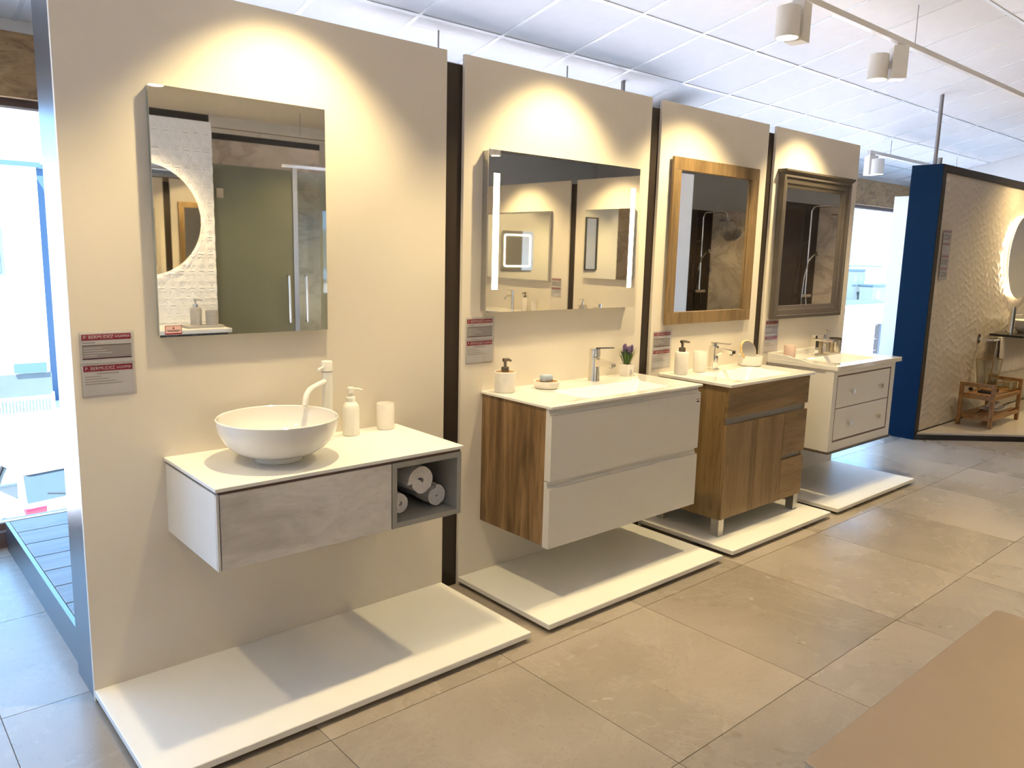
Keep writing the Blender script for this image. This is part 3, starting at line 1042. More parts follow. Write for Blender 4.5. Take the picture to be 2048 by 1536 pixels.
# ------------------------------------------------------------------ vanity 3: oak on legs
V = thing('vanity_unit', (4.22, -0.25, 0.044), 'oak floor vanity on steel legs with doors and side drawers', 'vanity')
obj('side_panel', box(3.770, 3.788, -0.462, -0.0005, 0.146, 0.924), 'oak', V)
obj('side_panel', box(4.644, 4.662, -0.462, -0.0005, 0.146, 0.924), 'oak', V)
obj('carcass', boxes((3.788, 4.644, -0.445, -0.0005, 0.146, 0.164), (3.788, 4.644, -0.018, -0.0005, 0.164, 0.924), (3.788, 4.644, -0.46, -0.44, 0.700, 0.745), (4.40, 4.644, -0.46, -0.44, 0.404, 0.434)), 'grey_carcass', V)
obj('fascia', box(3.771, 4.661, -0.482, -0.4625, 0.744, 0.924, bev=0.001, seg=1), 'oak_x', V)
obj('door', box(3.771, 4.090, -0.482, -0.4625, 0.148, 0.704, bev=0.001, seg=1), 'oak', V)
obj('door', box(4.093, 4.394, -0.482, -0.4625, 0.148, 0.704, bev=0.001, seg=1), 'oak', V)
obj('drawer_front', box(4.397, 4.661, -0.482, -0.4625, 0.436, 0.704, bev=0.001, seg=1), 'oak_x', V)
obj('drawer_front', box(4.397, 4.661, -0.482, -0.4625, 0.148, 0.404, bev=0.001, seg=1), 'oak_x', V)
for x0 in (3.776, 4.604):
    for y0 in (-0.470, -0.075):
        obj('leg', box(x0, x0 + 0.052, y0, y0 + 0.052, 0.0445, 0.1455), 'brushed_steel', V)
obj('countertop', basin_top(3.752, 4.676, -0.507, -0.0005, 0.942, 0.017, (3.93, 4.50, -0.455, -0.15), 0.11, (0.10, 0.13, 0.04, 0.05), 0.035), 'ceramic', V, True)
ov = obj('overflow_ring', lathe([(0.006, 0.0), (0.013, 0.0), (0.013, 0.004), (0.006, 0.004)], (0, 0, 0), 20, True), 'chrome', V, True)
ov.location = Vector((4.20, -0.166, 0.905)) - ORI[V.name]
ov.rotation_euler = (math.radians(68), 0, 0)
oh = obj('overflow_hole', lathe([(0, 0.0), (0.0085, 0.0), (0.0085, 0.003), (0, 0.003)], (0, 0, 0), 16), 'black_metal', V, True)
oh.location = ov.location
oh.rotation_euler = ov.rotation_euler

c = (3.834, -0.10, 0.9423)
t = thing('soap_dispenser', c, 'tall cream ceramic dispenser with bronze pump on the oak vanity', 'dispenser')
obj('pot', lathe([(0, 0), (0.036, 0), (0.0405, 0.007), (0.041, 0.130), (0.038, 0.135), (0, 0.136)], c, 36), 'ceramic_matte', t, True)
pump(t, c[:2], c[2] + 0.1362, 1.25, 'bronze', 0.060)
c = (4.016, -0.10, 0.9423)
t = thing('tumbler', c, 'cream ceramic cup next to the bronze-pumped dispenser on the oak vanity', 'cup')
obj('cup', lathe([(0, 0), (0.035, 0), (0.039, 0.006), (0.041, 0.124), (0.039, 0.127), (0.037, 0.124), (0.035, 0.012), (0, 0.010)], c, 36), 'ceramic_matte', t, True)

tx, ty, tz = 4.190, -0.078, 0.9423
t = thing('basin_tap', (tx, ty, tz), 'angular chrome mixer tap with flat lever on the oak vanity', 'tap')
obj('base_plate', box(tx - 0.032, tx + 0.032, ty - 0.030, ty + 0.030, tz, tz + 0.006, bev=0.002, seg=1), 'chrome', t)
obj('body', loops_bm([lp(tx - 0.024, tx + 0.024, ty - 0.024, ty + 0.024, tz + 0.0062, 0.008, 3), lp(tx - 0.024, tx + 0.024, ty - 0.024, ty + 0.024, tz + 0.148, 0.008, 3)]), 'chrome', t, True)
obj('spout', loops_bm([[(tx - 0.019, ty - 0.02, tz + 0.085), (tx + 0.019, ty - 0.02, tz + 0.085), (tx + 0.019, ty - 0.02, tz + 0.140), (tx - 0.019, ty - 0.02, tz + 0.140)], [(tx - 0.018, ty - 0.06, tz + 0.112), (tx + 0.018, ty - 0.06, tz + 0.112), (tx + 0.018, ty - 0.06, tz + 0.138), (tx - 0.018, ty - 0.06, tz + 0.138)], [(tx - 0.018, ty - 0.145, tz + 0.112), (tx + 0.018, ty - 0.145, tz + 0.112), (tx + 0.018, ty - 0.145, tz + 0.130), (tx - 0.018, ty - 0.145, tz + 0.130)]]), 'chrome', t)
obj('lever_base', lathe([(0, 0.1485), (0.020, 0.1485), (0.020, 0.165), (0, 0.165)], (tx, ty, tz), 20), 'chrome', t, True)
obj('lever', box(tx - 0.014, tx + 0.014, ty - 0.115, ty + 0.018, tz + 0.1655, tz + 0.172, bev=0.002, seg=1), 'chrome', t)
obj('aerator', lathe([(0, 0), (0.011, 0), (0.011, 0.012)], (tx, ty - 0.128, tz + 0.0995), 16), 'brushed_steel', t, True)

c = (4.562, -0.108, 0.9423)
t = thing('lidded_pot', c, 'round cream ceramic bowl on the oak vanity beside its tap', 'bowl')
obj('bowl', lathe([(0, 0), (0.070, 0), (0.077, 0.007), (0.079, 0.064), (0.077, 0.067), (0.074, 0.064), (0.071, 0.010), (0, 0.008)], c, 44), 'ceramic_matte', t, True)
# round wooden-backed hand mirror leaning in the bowl
t = thing('hand_mirror', (4.49, -0.12, 0.955), 'round wooden-rimmed mirror leaning in the cream bowl', 'mirror')
ORI[t.name] = Vector((0, 0, 0))
obj('wooden_back', lathe([(0, 0), (0.067, 0), (0.070, 0.003), (0.070, 0.010), (0.066, 0.013), (0.0, 0.013)], (0, 0, 0), 44), 'pale_wood', t, True)
obj('mirror_glass', lathe([(0, 0.0132), (0.062, 0.0132), (0.062, 0.0145), (0, 0.0145)], (0, 0, 0), 44), 'mirror_silver', t)
t.location = (4.535, -0.10, 1.0405)
t.rotation_euler = (math.radians(70), math.radians(0), math.radians(-10))

# mirror 3
t = thing('framed_mirror', (4.196, -0.015, 1.234), 'mirror in a flat oak frame above the oak vanity', 'mirror')
ox0, ox1, oz0, oz1, bw = 3.751, 4.643, 1.234, 2.203, 0.072
obj('mirror_glass', box(ox0 + bw - 0.01, ox1 - bw + 0.01, -0.012, -0.006, oz0 + bw - 0.01, oz1 - bw + 0.01), 'mirror_silver', t)
obj('backing', box(ox0 + 0.02, ox1 - 0.02, -0.0058, -0.0005, oz0 + 0.02, oz1 - 0.02), 'black_metal', t)
obj('frame_rail', box(ox0, ox1, -0.0305, -0.0125, oz1 - bw, oz1, bev=0.001, seg=1), 'oak_frame', t)
obj('frame_rail', box(ox0, ox1, -0.0305, -0.0125, oz0, oz0 + bw, bev=0.001, seg=1), 'oak_frame', t)
obj('frame_stile', box(ox0, ox0 + bw, -0.0305, -0.0125, oz0 + bw + 0.0005, oz1 - bw - 0.0005, bev=0.001, seg=1), 'oak_frame', t)
obj('frame_stile', box(ox1 - bw, ox1, -0.0305, -0.0125, oz0 + bw + 0.0005, oz1 - bw - 0.0005, bev=0.001, seg=1), 'oak_frame', t)

# ------------------------------------------------------------------ vanity 4: white framed
V = thing('vanity_unit', (5.425, -0.25, 0.355), 'wall-hung white two-drawer vanity with brown inlay lines and square knobs', 'vanity')
obj('side_panel', box(4.968, 4.988, -0.470, -0.0005, 0.372, 0.922), 'white_lacquer', V)
obj('side_panel', box(5.862, 5.882, -0.470, -0.0005, 0.372, 0.922), 'white_lacquer', V)
obj('side_trim', box(4.960, 4.968, -0.490, -0.430, 0.372, 0.922), 'white_lacquer', V)
obj('carcass', boxes((4.988, 5.862, -0.46, -0.0005, 0.372, 0.39), (4.988, 5.862, -0.018, -0.0005, 0.39, 0.922)), 'white_lacquer', V)
obj('face_frame', ring_prism([(4.968, 0.372), (5.882, 0.372), (5.882, 0.922), (4.968, 0.922)], [(5.013, 0.430), (5.822, 0.430), (5.822, 0.886), (5.013, 0.886)], -0.490, -0.4705), 'white_lacquer', V)
obj('inlay_line', ring_prism([(5.0135, 0.4305), (5.8215, 0.4305), (5.8215, 0.8855), (5.0135, 0.8855)], [(5.024, 0.441), (5.811, 0.441), (5.811, 0.875), (5.024, 0.875)], -0.4885, -0.472), 'line_brown', V)
obj('inlay_line', box(5.0245, 5.8105, -0.484, -0.472, 0.6555, 0.6605), 'line_brown', V)
for z0, z1, zk in ((0.6612, 0.8745, 0.763), (0.4415, 0.6548, 0.543)):
    d = obj('drawer_front', box(5.0245, 5.8105, -0.487, -0.4705, z0, z1), 'white_lacquer', V)
    for xk in (5.224, 5.650):
        obj('knob', boxes((xk - 0.006, xk + 0.006, -0.500, -0.4872, zk - 0.006, zk + 0.006), (xk - 0.015, xk + 0.015, -0.514, -0.5002, zk - 0.015, zk + 0.015)), 'chrome', d)
obj('base_lip', box(4.956, 5.892, -0.498, -0.0005, 0.357, 0.3715), 'taupe_frame', V)
obj('washbasin_top', basin_top(4.952, 5.925, -0.516, -0.0005, 0.952, 0.029, (5.12, 5.74, -0.44, -0.17), 0.10, (0.10, 0.12, 0.04, 0.05), 0.06), 'ceramic', V, True)
up = nb()
aprism(up, [(-0.022, 0.9522), (-0.0005, 0.9522), (-0.0005, 0.992), (-0.022, 0.990)], 'x', 4.956, 5.920)
obj('upstand', up, 'ceramic', V)
obj('side_rim', prism([(-0.0225, 0.9522), (-0.0225, 0.984), (-0.15, 0.982), (-0.19, 0.972), (-0.25, 0.968), (-0.30, 0.958), (-0.33, 0.9522)], 'x', 4.953, 4.975), 'ceramic', V)
ov = obj('overflow_hole', lathe([(0, 0.0), (0.010, 0.0), (0.010, 0.004), (0, 0.004)], (0, 0, 0), 16), 'black_metal', V, True)
ov.location = Vector((5.43, -0.188, 0.915)) - ORI[V.name]
ov.rotation_euler = (math.radians(68), 0, 0)

c = (5.098, -0.085, 0.9523)
t = thing('candle_cup', c, 'pinkish ceramic cup at the left rim of the white basin', 'cup')
obj('cup', lathe([(0, 0), (0.036, 0), (0.040, 0.005), (0.041, 0.086), (0.039, 0.089), (0.037, 0.086), (0.036, 0.074), (0, 0.072)], c, 36), 'candle_pink', t, True)
tx, ty, tz = 5.435, -0.085, 0.9523
t = thing('basin_tap', (tx, ty, tz), 'square chrome waterfall tap on the white framed vanity', 'tap')
obj('body', box(tx - 0.024, tx + 0.024, ty - 0.024, ty + 0.024, tz, tz + 0.105, bev=0.002, seg=1), 'chrome', t)
obj('spout', box(tx - 0.026, tx + 0.026, ty - 0.150, ty + 0.028, tz + 0.1052, tz + 0.122, bev=0.002, seg=1), 'chrome', t)
obj('lever_base', box(tx - 0.014, tx + 0.014, ty - 0.014, ty + 0.014, tz + 0.1222, tz + 0.142), 'chrome', t)
obj('lever', box(tx - 0.012, tx + 0.012, ty - 0.075, ty + 0.016, tz + 0.1422, tz + 0.150), 'chrome', t)
c = (5.560, -0.100, 0.9523)
t = thing('soap_dispenser', c, 'mercury glass dispenser with chrome pump on the white framed vanity', 'dispenser')
obj('jar', lathe([(0, 0), (0.038, 0), (0.042, 0.005), (0.042, 0.085), (0.035, 0.098), (0.018, 0.104), (0, 0.104)], c, 32), 'silver_glass', t, True)
pump(t, c[:2], c[2] + 0.1042, 1.35, 'chrome', 0.055)
c = (5.735, -0.095, 0.9523)
t = thing('tumbler', c, 'mercury glass tumbler with dark rim at the window end of the vanity', 'cup')
obj('jar', lathe([(0, 0), (0.040, 0), (0.044, 0.005), (0.0445, 0.096), (0.042, 0.098), (0.041, 0.012), (0, 0.010)], c, 36), 'silver_glass', t, True)
obj('rim', lathe([(0.0425, 0.0985), (0.046, 0.0985), (0.046, 0.110), (0.0425, 0.110)], c, 36, True), 'bronze', t, True)

# mirror 4: taupe moulded frame
t = thing('framed_mirror', (5.39, -0.02, 1.226), 'mirror in a moulded taupe frame with a cornice above the white framed vanity', 'mirror')
ox0, ox1, oz0, oz1 = 4.915, 5.868, 1.226, 2.205
obj('mirror_glass', box(ox0 + 0.085, ox1 - 0.085, -0.014, -0.009, oz0 + 0.07, oz1 - 0.085), 'mirror_silver', t)
obj('backing', box(ox0 + 0.02, ox1 - 0.02, -0.0088, -0.0005, oz0 + 0.02, oz1 - 0.02), 'taupe_frame', t)


def moulding(x0, x1, z0, z1, prof):
    """frame moulding: prof = [(inset, y)...] swept round a rectangle"""
    loops = []
    for ins, y in prof:
        loops.append([(x0 + ins, y, z0 + ins), (x1 - ins, y, z0 + ins), (x1 - ins, y, z1 - ins), (x0 + ins, y, z1 - ins)])
    return loops_bm(loops, False, False)


obj('frame_moulding', moulding(ox0, ox1, oz0, oz1, [(0.0, -0.009), (0.0, -0.048), (0.022, -0.052), (0.026, -0.042), (0.060, -0.036), (0.064, -0.030), (0.088, -0.022), (0.090, -0.0145)]), 'taupe_frame', t)
obj('cornice', prism([(-0.0005, oz1 + 0.0005), (-0.050, oz1 + 0.0005), (-0.062, oz1 + 0.012), (-0.068, oz1 + 0.014), (-0.068, oz1 + 0.026), (-0.0005, oz1 + 0.026)], 'x', ox0 - 0.012, ox1 + 0.012), 'taupe_frame', t)

# ------------------------------------------------------------------ track lighting
def make_spot(name, label):
    """hangs from a track; local origin = underside of the track, lamp faces +y"""
    t = thing(name, (0, 0, 0), label, 'spotlight', 'white track spotlights')
    obj('adapter', box(-0.03, 0.03, -0.022, 0.022, -0.018, -0.0005), 'lamp_white', t)
    obj('gear_box', box(-0.050, 0.050, -0.045, 0.045, -0.215, -0.0182, bev=0.002, seg=1), 'lamp_white', t)
    obj('arm', box(-0.012, 0.012, 0.0452, 0.055, -0.15, -0.10), 'lamp_white', t)
    hd = obj('head', lathe([(0.0, -0.062), (0.058, -0.062), (0.061, -0.066), (0.061, -0.214), (0.055, -0.214), (0.052, -0.196), (0, -0.195)], (0, 0.117, 0), 36), 'lamp_white', t, True)
    obj('lens', lathe([(0, -0.1985), (0.050, -0.1985), (0.050, -0.1955), (0, -0.1955)], (0, 0.117, 0), 28), 'lamp_lens', hd)
    return t


def add_light(parent, energy, size, blend, tilt=0.0, col=WARM, turn=0.0):
    ld = bpy.data.lights.new('lamp_light', 'SPOT')
    ld.energy = energy
    ld.spot_size = math.radians(size)
    ld.spot_blend = blend
    ld.shadow_soft_size = 0.035
    ld.color = col
    lo = bpy.data.objects.new('lamp_light', ld)
    COL.objects.link(lo)
    lo.parent = parent
    lo.location = (0, 0.117, -0.222)
    lo.rotation_euler = (math.radians(tilt), 0, -turn)


TR_Y, TR_Z = -0.575, 2.985
proto = make_spot('track_spotlight', 'white cylindrical track spotlight')
SPX = [(-0.05, 'lighting the left end of the first board'), (1.37, 'above the board with the vessel basin'), (2.80, 'above the board with the light-strip mirror'),
       (3.91, 'above the board with the oak framed mirror'), (5.17, 'above the board with the taupe framed mirror')]
for i, (x, w) in enumerate(SPX):
    o = proto if i == 0 else dup(proto, (0, 0, 0))
    o.location = (x, TR_Y, TR_Z)
    o['label'] = 'white cylindrical track spotlight %s' % w
    turn = (0.0, 0.0, 0.0, math.radians(95), math.radians(40))[i]    # the heads swivel on their gear boxes
    o.rotation_euler = (0, 0, turn)
    o.location.x += 0.117 * math.sin(turn)
    add_light(o, SPOT_W * (0.55, 1, 1, 1.3, 1.15)[i], 94, 0.6, (11, 11, 11, 14, 12)[i], turn=turn)


def make_track(a, b, label, wires):
    a, b = Vector(a), Vector(b)
    t = thing('lighting_track', tuple((a + b) / 2), label, 'track light')
    alongx = abs(b.x - a.x) > abs(b.y - a.y)
    if alongx:
        obj('rail', box(a.x, b.x, a.y - 0.018, a.y + 0.018, a.z + 0.0005, a.z + 0.034), 'lamp_white', t)
        obj('groove', box(a.x + 0.01, b.x - 0.01, a.y + 0.0182, a.y + 0.0190, a.z + 0.004, a.z + 0.012), 'black_metal', t)
    else:
        obj('rail', box(a.x - 0.018, a.x + 0.018, a.y, b.y, a.z + 0.0005, a.z + 0.034), 'lamp_white', t)
    for s in wires:
        p = a.lerp(b, s)
        obj('wire', tube([(p.x, p.y, p.z + 0.034), (p.x, p.y, ceil_z(p.y) + 0.003)], 0.0025, 6), 'wire_grey', t)
    return t


make_track((-1.0, TR_Y, TR_Z), (9.0, TR_Y, TR_Z), 'long white lighting track hanging in front of the boards', (0.1, 0.375, 0.646, 0.93))
# short track by the windows
make_track((8.30, 1.0, 2.735), (11.2, 1.0, 2.735), 'short white lighting track hanging near the windows', (0.17, 0.8))
o = dup(proto, (8.36, 1.0, 2.735), math.radians(150), 'white track spotlight near the windows beside the blue wall end')
add_light(o, FILL_W * 0.3, 80, 0.6, 10)
# tracks over the displays on the other side of the aisle
make_track((0.3, -3.35, 3.0), (6.0, -3.35, 3.0), 'white lighting track over the relief-tile display across the aisle', (0.1, 0.5, 0.9))
for x, w in ((2.0, 'over the round backlit mirror across the aisle'), (3.52, 'over the frosted shower door across the aisle'), (4.6, 'over the far end of the shower across the aisle')):
    o = dup(proto, (x, -3.35, 3.0), PI, 'white track spotlight %s' % w)
    add_light(o, FILL_W * 0.9, 110, 0.7, 10)
make_track((6.2, -5.6, 3.0), (6.2, -2.3, 3.0), 'white lighting track facing the boards that stand across the aisle', (0.1, 0.9))
for y, w in ((-4.75, 'over the chrome framed mirror across the aisle'), (-3.2, 'over the plain mirror at the aisle corner')):
    o = dup(proto, (6.2, y, 3.0), -PI / 2, 'white track spotlight %s' % w)
    add_light(o, FILL_W * 1.3, 110, 0.7, 8)
# added unseen tracks whose spots wash the white walls for bounced fill
make_track((-2.4, -6.8, 3.0), (-2.4, 0.6, 2.98), 'added unseen track for fill light along the white side wall', (0.1, 0.5, 0.9))
for y, w in ((-6.0, 'fourth from the windows'), (-4.4, 'third from the windows'), (-2.8, 'second from the windows'), (-1.2, 'first from the windows')):
    o = dup(proto, (-2.4, y, 3.0), PI / 2, 'added unseen fill spotlight washing the white side wall, %s' % w)
    add_light(o, FILL_W * 0.45, 115, 0.7, 25)
make_track((-1.5, -6.8, 3.0), (5.5, -6.8, 3.0), 'added unseen track for fill light along the far white wall', (0.1, 0.5, 0.9))  # second added track, bouncing fill off the far wall
for x, w in ((-0.8, 'first from the side wall'), (0.9, 'second from the side wall'), (2.6, 'third from the side wall'), (4.3, 'fourth from the side wall')):
    o = dup(proto, (x, -6.8, 3.0), PI, 'added unseen fill spotlight washing the far white wall, %s' % w)
    add_light(o, FILL_W * 1.35, 115, 0.7, 25)
# ------------------------------------------------------------------ the wave-tile display at the end of the row
bw_ = obj('wall_booth', box(7.587, 11.5, 0.001, 0.25, 0.0, 2.50), 'end_cap', keep=True, kind='structure')
obj('blue_end_panel', box(7.578, 7.5868, -0.02, 0.25, 0.0, 2.503), 'blue_panel', bw_)
obj('frame_stile', box(7.587, 7.672, -0.02, 0.0005, 0.0, 2.503), 'black_metal', bw_)
obj('frame_rail', box(7.6725, 11.5, -0.02, 0.0005, 2.437, 2.503), 'black_metal', bw_)


def grid_panel(x0, x1, z0, z1, nx, nz, f, thick):
    """relief panel facing -y in the xz plane, height f(x,z), at y=0"""
    bm = nb()
    g = [[bm.verts.new((x0 + (x1 - x0) * i / nx, -f(x0 + (x1 - x0) * i / nx, z0 + (z1 - z0) * j / nz), z0 + (z1 - z0) * j / nz)) for j in range(nz + 1)] for i in range(nx + 1)]
    for i in range(nx):
        for j in range(nz):
            bm.faces.new((g[i][j], g[i + 1][j], g[i + 1][j + 1], g[i][j + 1]))
    return bm


def wave_h(x, z):
    w = math.sin(2 * PI * (z / 0.085 + 0.45 * math.sin(2 * PI * x / 0.47 + 1.9 * math.sin(z * 7.0 + x))))
    k = 0.5 + 0.5 * math.sin(2 * PI * (x / 0.115 + 0.5 * round(z / 0.085)))
    return 0.003 + 0.0058 * max(0.0, w) * k * (0.6 + 0.4 * mnoise.noise(Vector((x * 3, 0, z * 3))))


obj('wave_tile_face', grid_panel(7.6725, 11.2, 0.063, 2.4365, 330, 230, wave_h, 0.01), 'wave_tile', bw_, True)

t = thing('booth_deck', (9.6, -0.36, 0), 'low angled beige stone deck with black edge below the wave-tile wall', 'deck')
obj('black_edge', prism([(7.590, -0.0225), (8.385, -0.700), (11.5, -0.700), (11.5, -0.0225)], 'z', 0.0, 0.046), 'black_metal', t)
obj('stone_top', prism([(7.640, -0.0225), (8.400, -0.690), (11.5, -0.690), (11.5, -0.0225)], 'z', 0.0463, 0.062), 'wave_tile', t)

for k in range(4):
    z = 1.829 - 0.1125 * k
    dup(sa if k != 1 else sb, (7.765, -0.0145, z), 0, 'red-headed price sign on the wave-tile wall, %s of a column of four' % ('topmost', 'second from top', 'third from top', 'lowest')[k])

tag(obj('suspension_rod', tube([(7.69, 0.10, 2.5035), (7.69, 0.10, ceil_z(0.10) + 0.003)], 0.017, 10), 'wire_grey'), 'grey steel rod rising from the blue wall end to the ceiling', 'rod')
tag(obj('suspension_rod', tube([(7.95, 0.16, 2.5005), (7.95, 0.16, 2.60)], 0.02, 10), 'wire_grey'), 'short steel stub on top of the wave-tile wall', 'rod')


def round_mirror(c, r, label, face=-1, glow=14.0):
    """backlit round mirror hung on a wall that faces -y (face=-1) or +y (face=1)"""
    t = thing('round_mirror', (c[0], c[1], c[2] - r), label, 'mirror')
    n = 72

    def ringpts(rr):
        return [(c[0] + rr * math.cos(2 * PI * i / n), c[2] + rr * math.sin(2 * PI * i / n)) for i in range(n)]
    y = c[1]
    g = face
    obj('spacer', prism(ringpts(r * 0.80), 'y', y + g * 0.001, y + g * 0.0298), 'lamp_white', t)
    obj('led_ring', ring_prism(ringpts(r * 0.955), ringpts(r * 0.90), *sorted((y + g * 0.020, y + g * 0.0298))), 'led_warm', t)
    obj('mirror_glass', prism(ringpts(r), 'y', y + g * 0.030, y + g * 0.036), 'mirror_silver', t)
    return t


round_mirror((9.94, -0.012, 1.72), 0.45, 'round backlit mirror on the wave-tile wall')

# console shelf, vessel basin, tap, towel rail and towel below that mirror
t = thing('console_shelf', (9.9, -0.17, 0.895), 'dark wall console with a chrome front rail under the round backlit mirror', 'shelf')
obj('top', box(9.25, 10.7, -0.34, -0.021, 0.895, 0.918, bev=0.002, seg=1), 'bath_dark', t)
obj('bracket', boxes((9.6, 9.64, -0.12, -0.021, 0.89, 0.8948), (10.4, 10.44, -0.30, -0.021, 0.80, 0.8948)), 'bath_dark', t)
t = thing('vessel_basin', (9.80, -0.185, 0.9185), 'round cream vessel basin on the dark wall console', 'basin')
obj('bowl', lathe([(0, 0), (0.06, 0), (0.07, 0.01), (0.11, 0.04), (0.150, 0.13), (0.147, 0.134), (0.143, 0.13), (0.10, 0.045), (0, 0.03)], (9.80, -0.185, 0.9185), 40), 'ceramic_matte', t, True)
tx, ty, tz = 9.44, -0.16, 0.9185
t = thing('basin_tap', (tx, ty, tz), 'tall chrome tap on the dark wall console beside the cream basin', 'tap')
obj('body', tube([(tx, ty, tz), (tx, ty, tz + 0.28)], 0.028, 20), 'chrome', t, True)
obj('spout', tube([(tx + 0.02, ty, tz + 0.205), (tx + 0.20, ty - 0.02, tz + 0.205)], 0.010, 12), 'chrome', t, True)
obj('lever', tube([(tx, ty, tz + 0.281), (tx, ty, tz + 0.286), (tx + 0.11, ty - 0.02, tz + 0.286)], 0.005, 8), 'chrome', t, True)
t = thing('towel_rail', (9.3, -0.09, 0.88), 'chrome towel rail on the wave-tile wall', 'rail')
obj('bar', box(8.98, 10.2, -0.155, -0.135, 0.860, 0.884), 'chrome', t)
obj('bracket', box(8.985, 9.02, -0.1345, -0.012, 0.860, 0.884), 'chrome', t)
obj('end_plate', box(8.975, 9.03, -0.0118, -0.0105, 0.83, 0.92), 'black_metal', t)
tw = nb()
NX, NZ = 60, 16
for side, ys in ((0, -0.1595), (1, -0.1305)):
    g = []
    for i in range(NX + 1):
        x = 9.16 + 0.92 * i / NX
        col = []
        for j in range(NZ + 1):
            f = j / NZ
            z = 0.8905 - (0.385 if side == 0 else 0.36) * f
            fold = (0.5 + 0.5 * math.sin(x * 46 + 2.2 * math.sin(x * 11))) * 0.022 * f
            col.append(tw.verts.new((x + 0.004 * math.sin(f * 5 + x * 20), ys - (fold if side == 0 else -fold), z)))
        g.append(col)
    for i in range(NX):
        for j in range(NZ):
            tw.faces.new((g[i][j], g[i + 1][j], g[i + 1][j + 1], g[i][j + 1]))
    if side == 0:
        top0 = [c_[0] for c_ in g]
    else:
        top1 = [c_[0] for c_ in g]
for i in range(NX):
    tw.faces.new((top0[i], top0[i + 1], top1[i + 1], top1[i]))
two = obj('hanging_towel', tw, 'towel_linen', None, True)
tag(two, 'pale linen towel draped over the chrome towel rail', 'towel')
so = two.modifiers.new('thickness', 'SOLIDIFY')
so.thickness = 0.004
so.offset = -1

# wooden trolley
t = thing('wooden_trolley', (8.80, -0.24, 0.0625), 'low two-tier wooden trolley on the stone deck', 'trolley')
XA, XB, YA, YB, ZB, ZT = 8.395, 9.205, -0.402, -0.085, 0.0625, 0.492
for x in (XA, XB - 0.034):
    for y in (YA, YB - 0.034):
        obj('leg', box(x, x + 0.034, y, y + 0.034, ZB, ZT, bev=0.002, seg=1), 'teak', t)
for x in (XA, XB - 0.034):
    obj('end_rail', box(x + 0.004, x + 0.030, YA + 0.0342, YB - 0.0342, ZT - 0.036, ZT - 0.002), 'teak', t)
for zz in (0.172, 0.372):
    for y in (YA + 0.004, YB - 0.028):
        obj('side_rail', box(XA + 0.0342, XB - 0.0342, y, y + 0.022, zz - 0.036, zz - 0.0005), 'teak', t)
    for x in (XA, XB - 0.034):
        obj('cross_rail', box(x + 0.006, x + 0.028, YA + 0.0342, YB - 0.0342, zz - 0.036, zz - 0.0005), 'teak', t)
    ns = 6
    for k in range(ns):
        y0 = YA + 0.036 + (YB - YA - 0.072) * k / ns
        obj('slat', box(XA + 0.002, XB - 0.002, y0 + 0.003, y0 + (YB - YA - 0.072) / ns - 0.003, zz, zz + 0.012), 'teak', t)


def wire_box(name, x0, x1, y0, y1, z0, z1, flare, label, pane=True):
    t = thing(name, ((x0 + x1) / 2, (y0 + y1) / 2, z0), label, 'glass box')
    b0 = [(x0, y0, z0), (x1, y0, z0), (x1, y1, z0), (x0, y1, z0)]
    t0 = [(x0 - flare, y0 - flare, z1), (x1 + flare, y0 - flare, z1), (x1 + flare, y1 + flare, z1), (x0 - flare, y1 + flare, z1)]
    up_ = 0.004
    b0 = [(p[0], p[1], p[2] + up_) for p in b0]
    bm = nb()
    for i in range(4):
        j = (i + 1) % 4
        atube(bm, [b0[i], b0[j]], 0.004, 6)
        atube(bm, [t0[i], t0[j]], 0.004, 6)
        atube(bm, [b0[i], t0[i]], 0.004, 6)
    obj('brass_frame', bm, 'brass', t)
    for i in range(4):
        j = (i + 1) % 4
        q = nb()
        q.faces.new([q.verts.new(p) for p in (b0[i], b0[j], t0[j], t0[i])])
        p_ = obj('glass_pane', q, 'clear_glass', t)
        p_.modifiers.new('thickness', 'SOLIDIFY').thickness = 0.002
    return t


wire_box('glass_lantern', 8.78, 8.98, -0.22, -0.12, 0.3845, 0.69, 0.03, 'tall brass-edged glass lantern on the wooden trolley')
wire_box('glass_casket', 8.93, 9.15, -0.36, -0.24, 0.3845, 0.462, 0.0, 'low brass-edged glass casket on the wooden trolley')
c = (8.62, -0.27, 0.3845)
t = thing('soap_tray', (8.62, -0.27, 0.3845), 'dark wooden tray with a yellow soap on the wooden trolley', 'tray')
obj('tray', boxes((8.52, 8.74, -0.33, -0.21, 0.3845, 0.392), (8.52, 8.53, -0.33, -0.21, 0.392, 0.41), (8.73, 8.74, -0.33, -0.21, 0.392, 0.41), (8.53, 8.73, -0.33, -0.322, 0.392, 0.405), (8.53, 8.73, -0.218, -0.21, 0.392, 0.405)), 'bath_dark', t)
tag(obj('soap_bar', box(8.56, 8.69, -0.30, -0.24, 0.3923, 0.425, bev=0.008), 'amber_oil', None, True), 'yellow soap bar in the dark wooden tray', 'soap')
t = thing('glass_bottle', (8.60, -0.15, 0.3845), 'small clear bottle with dark stopper on the wooden trolley', 'bottle')
obj('bottle', tube([(8.52, -0.15, 0.413), (8.66, -0.15, 0.413)], 0.028, 16), 'clear_glass', t, True)
obj('stopper', tube([(8.505, -0.15, 0.413), (8.5198, -0.15, 0.413)], 0.018, 12), 'bath_dark', t, True)
t = thing('dark_pompom', (8.99, -0.165, 0.3845), 'dark round pot on the wooden trolley', 'pot')
obj('pot', lathe([(0, 0), (0.030, 0), (0.040, 0.02), (0.042, 0.05), (0.030, 0.085), (0.024, 0.088), (0, 0.086)], (9.055, -0.165, 0.3845), 24), 'bath_dark', t, True)
t = thing('folded_cloth', (8.86, -0.27, 0.1845), 'folded cream cloth on a white dish on the lower trolley shelf', 'cloth')
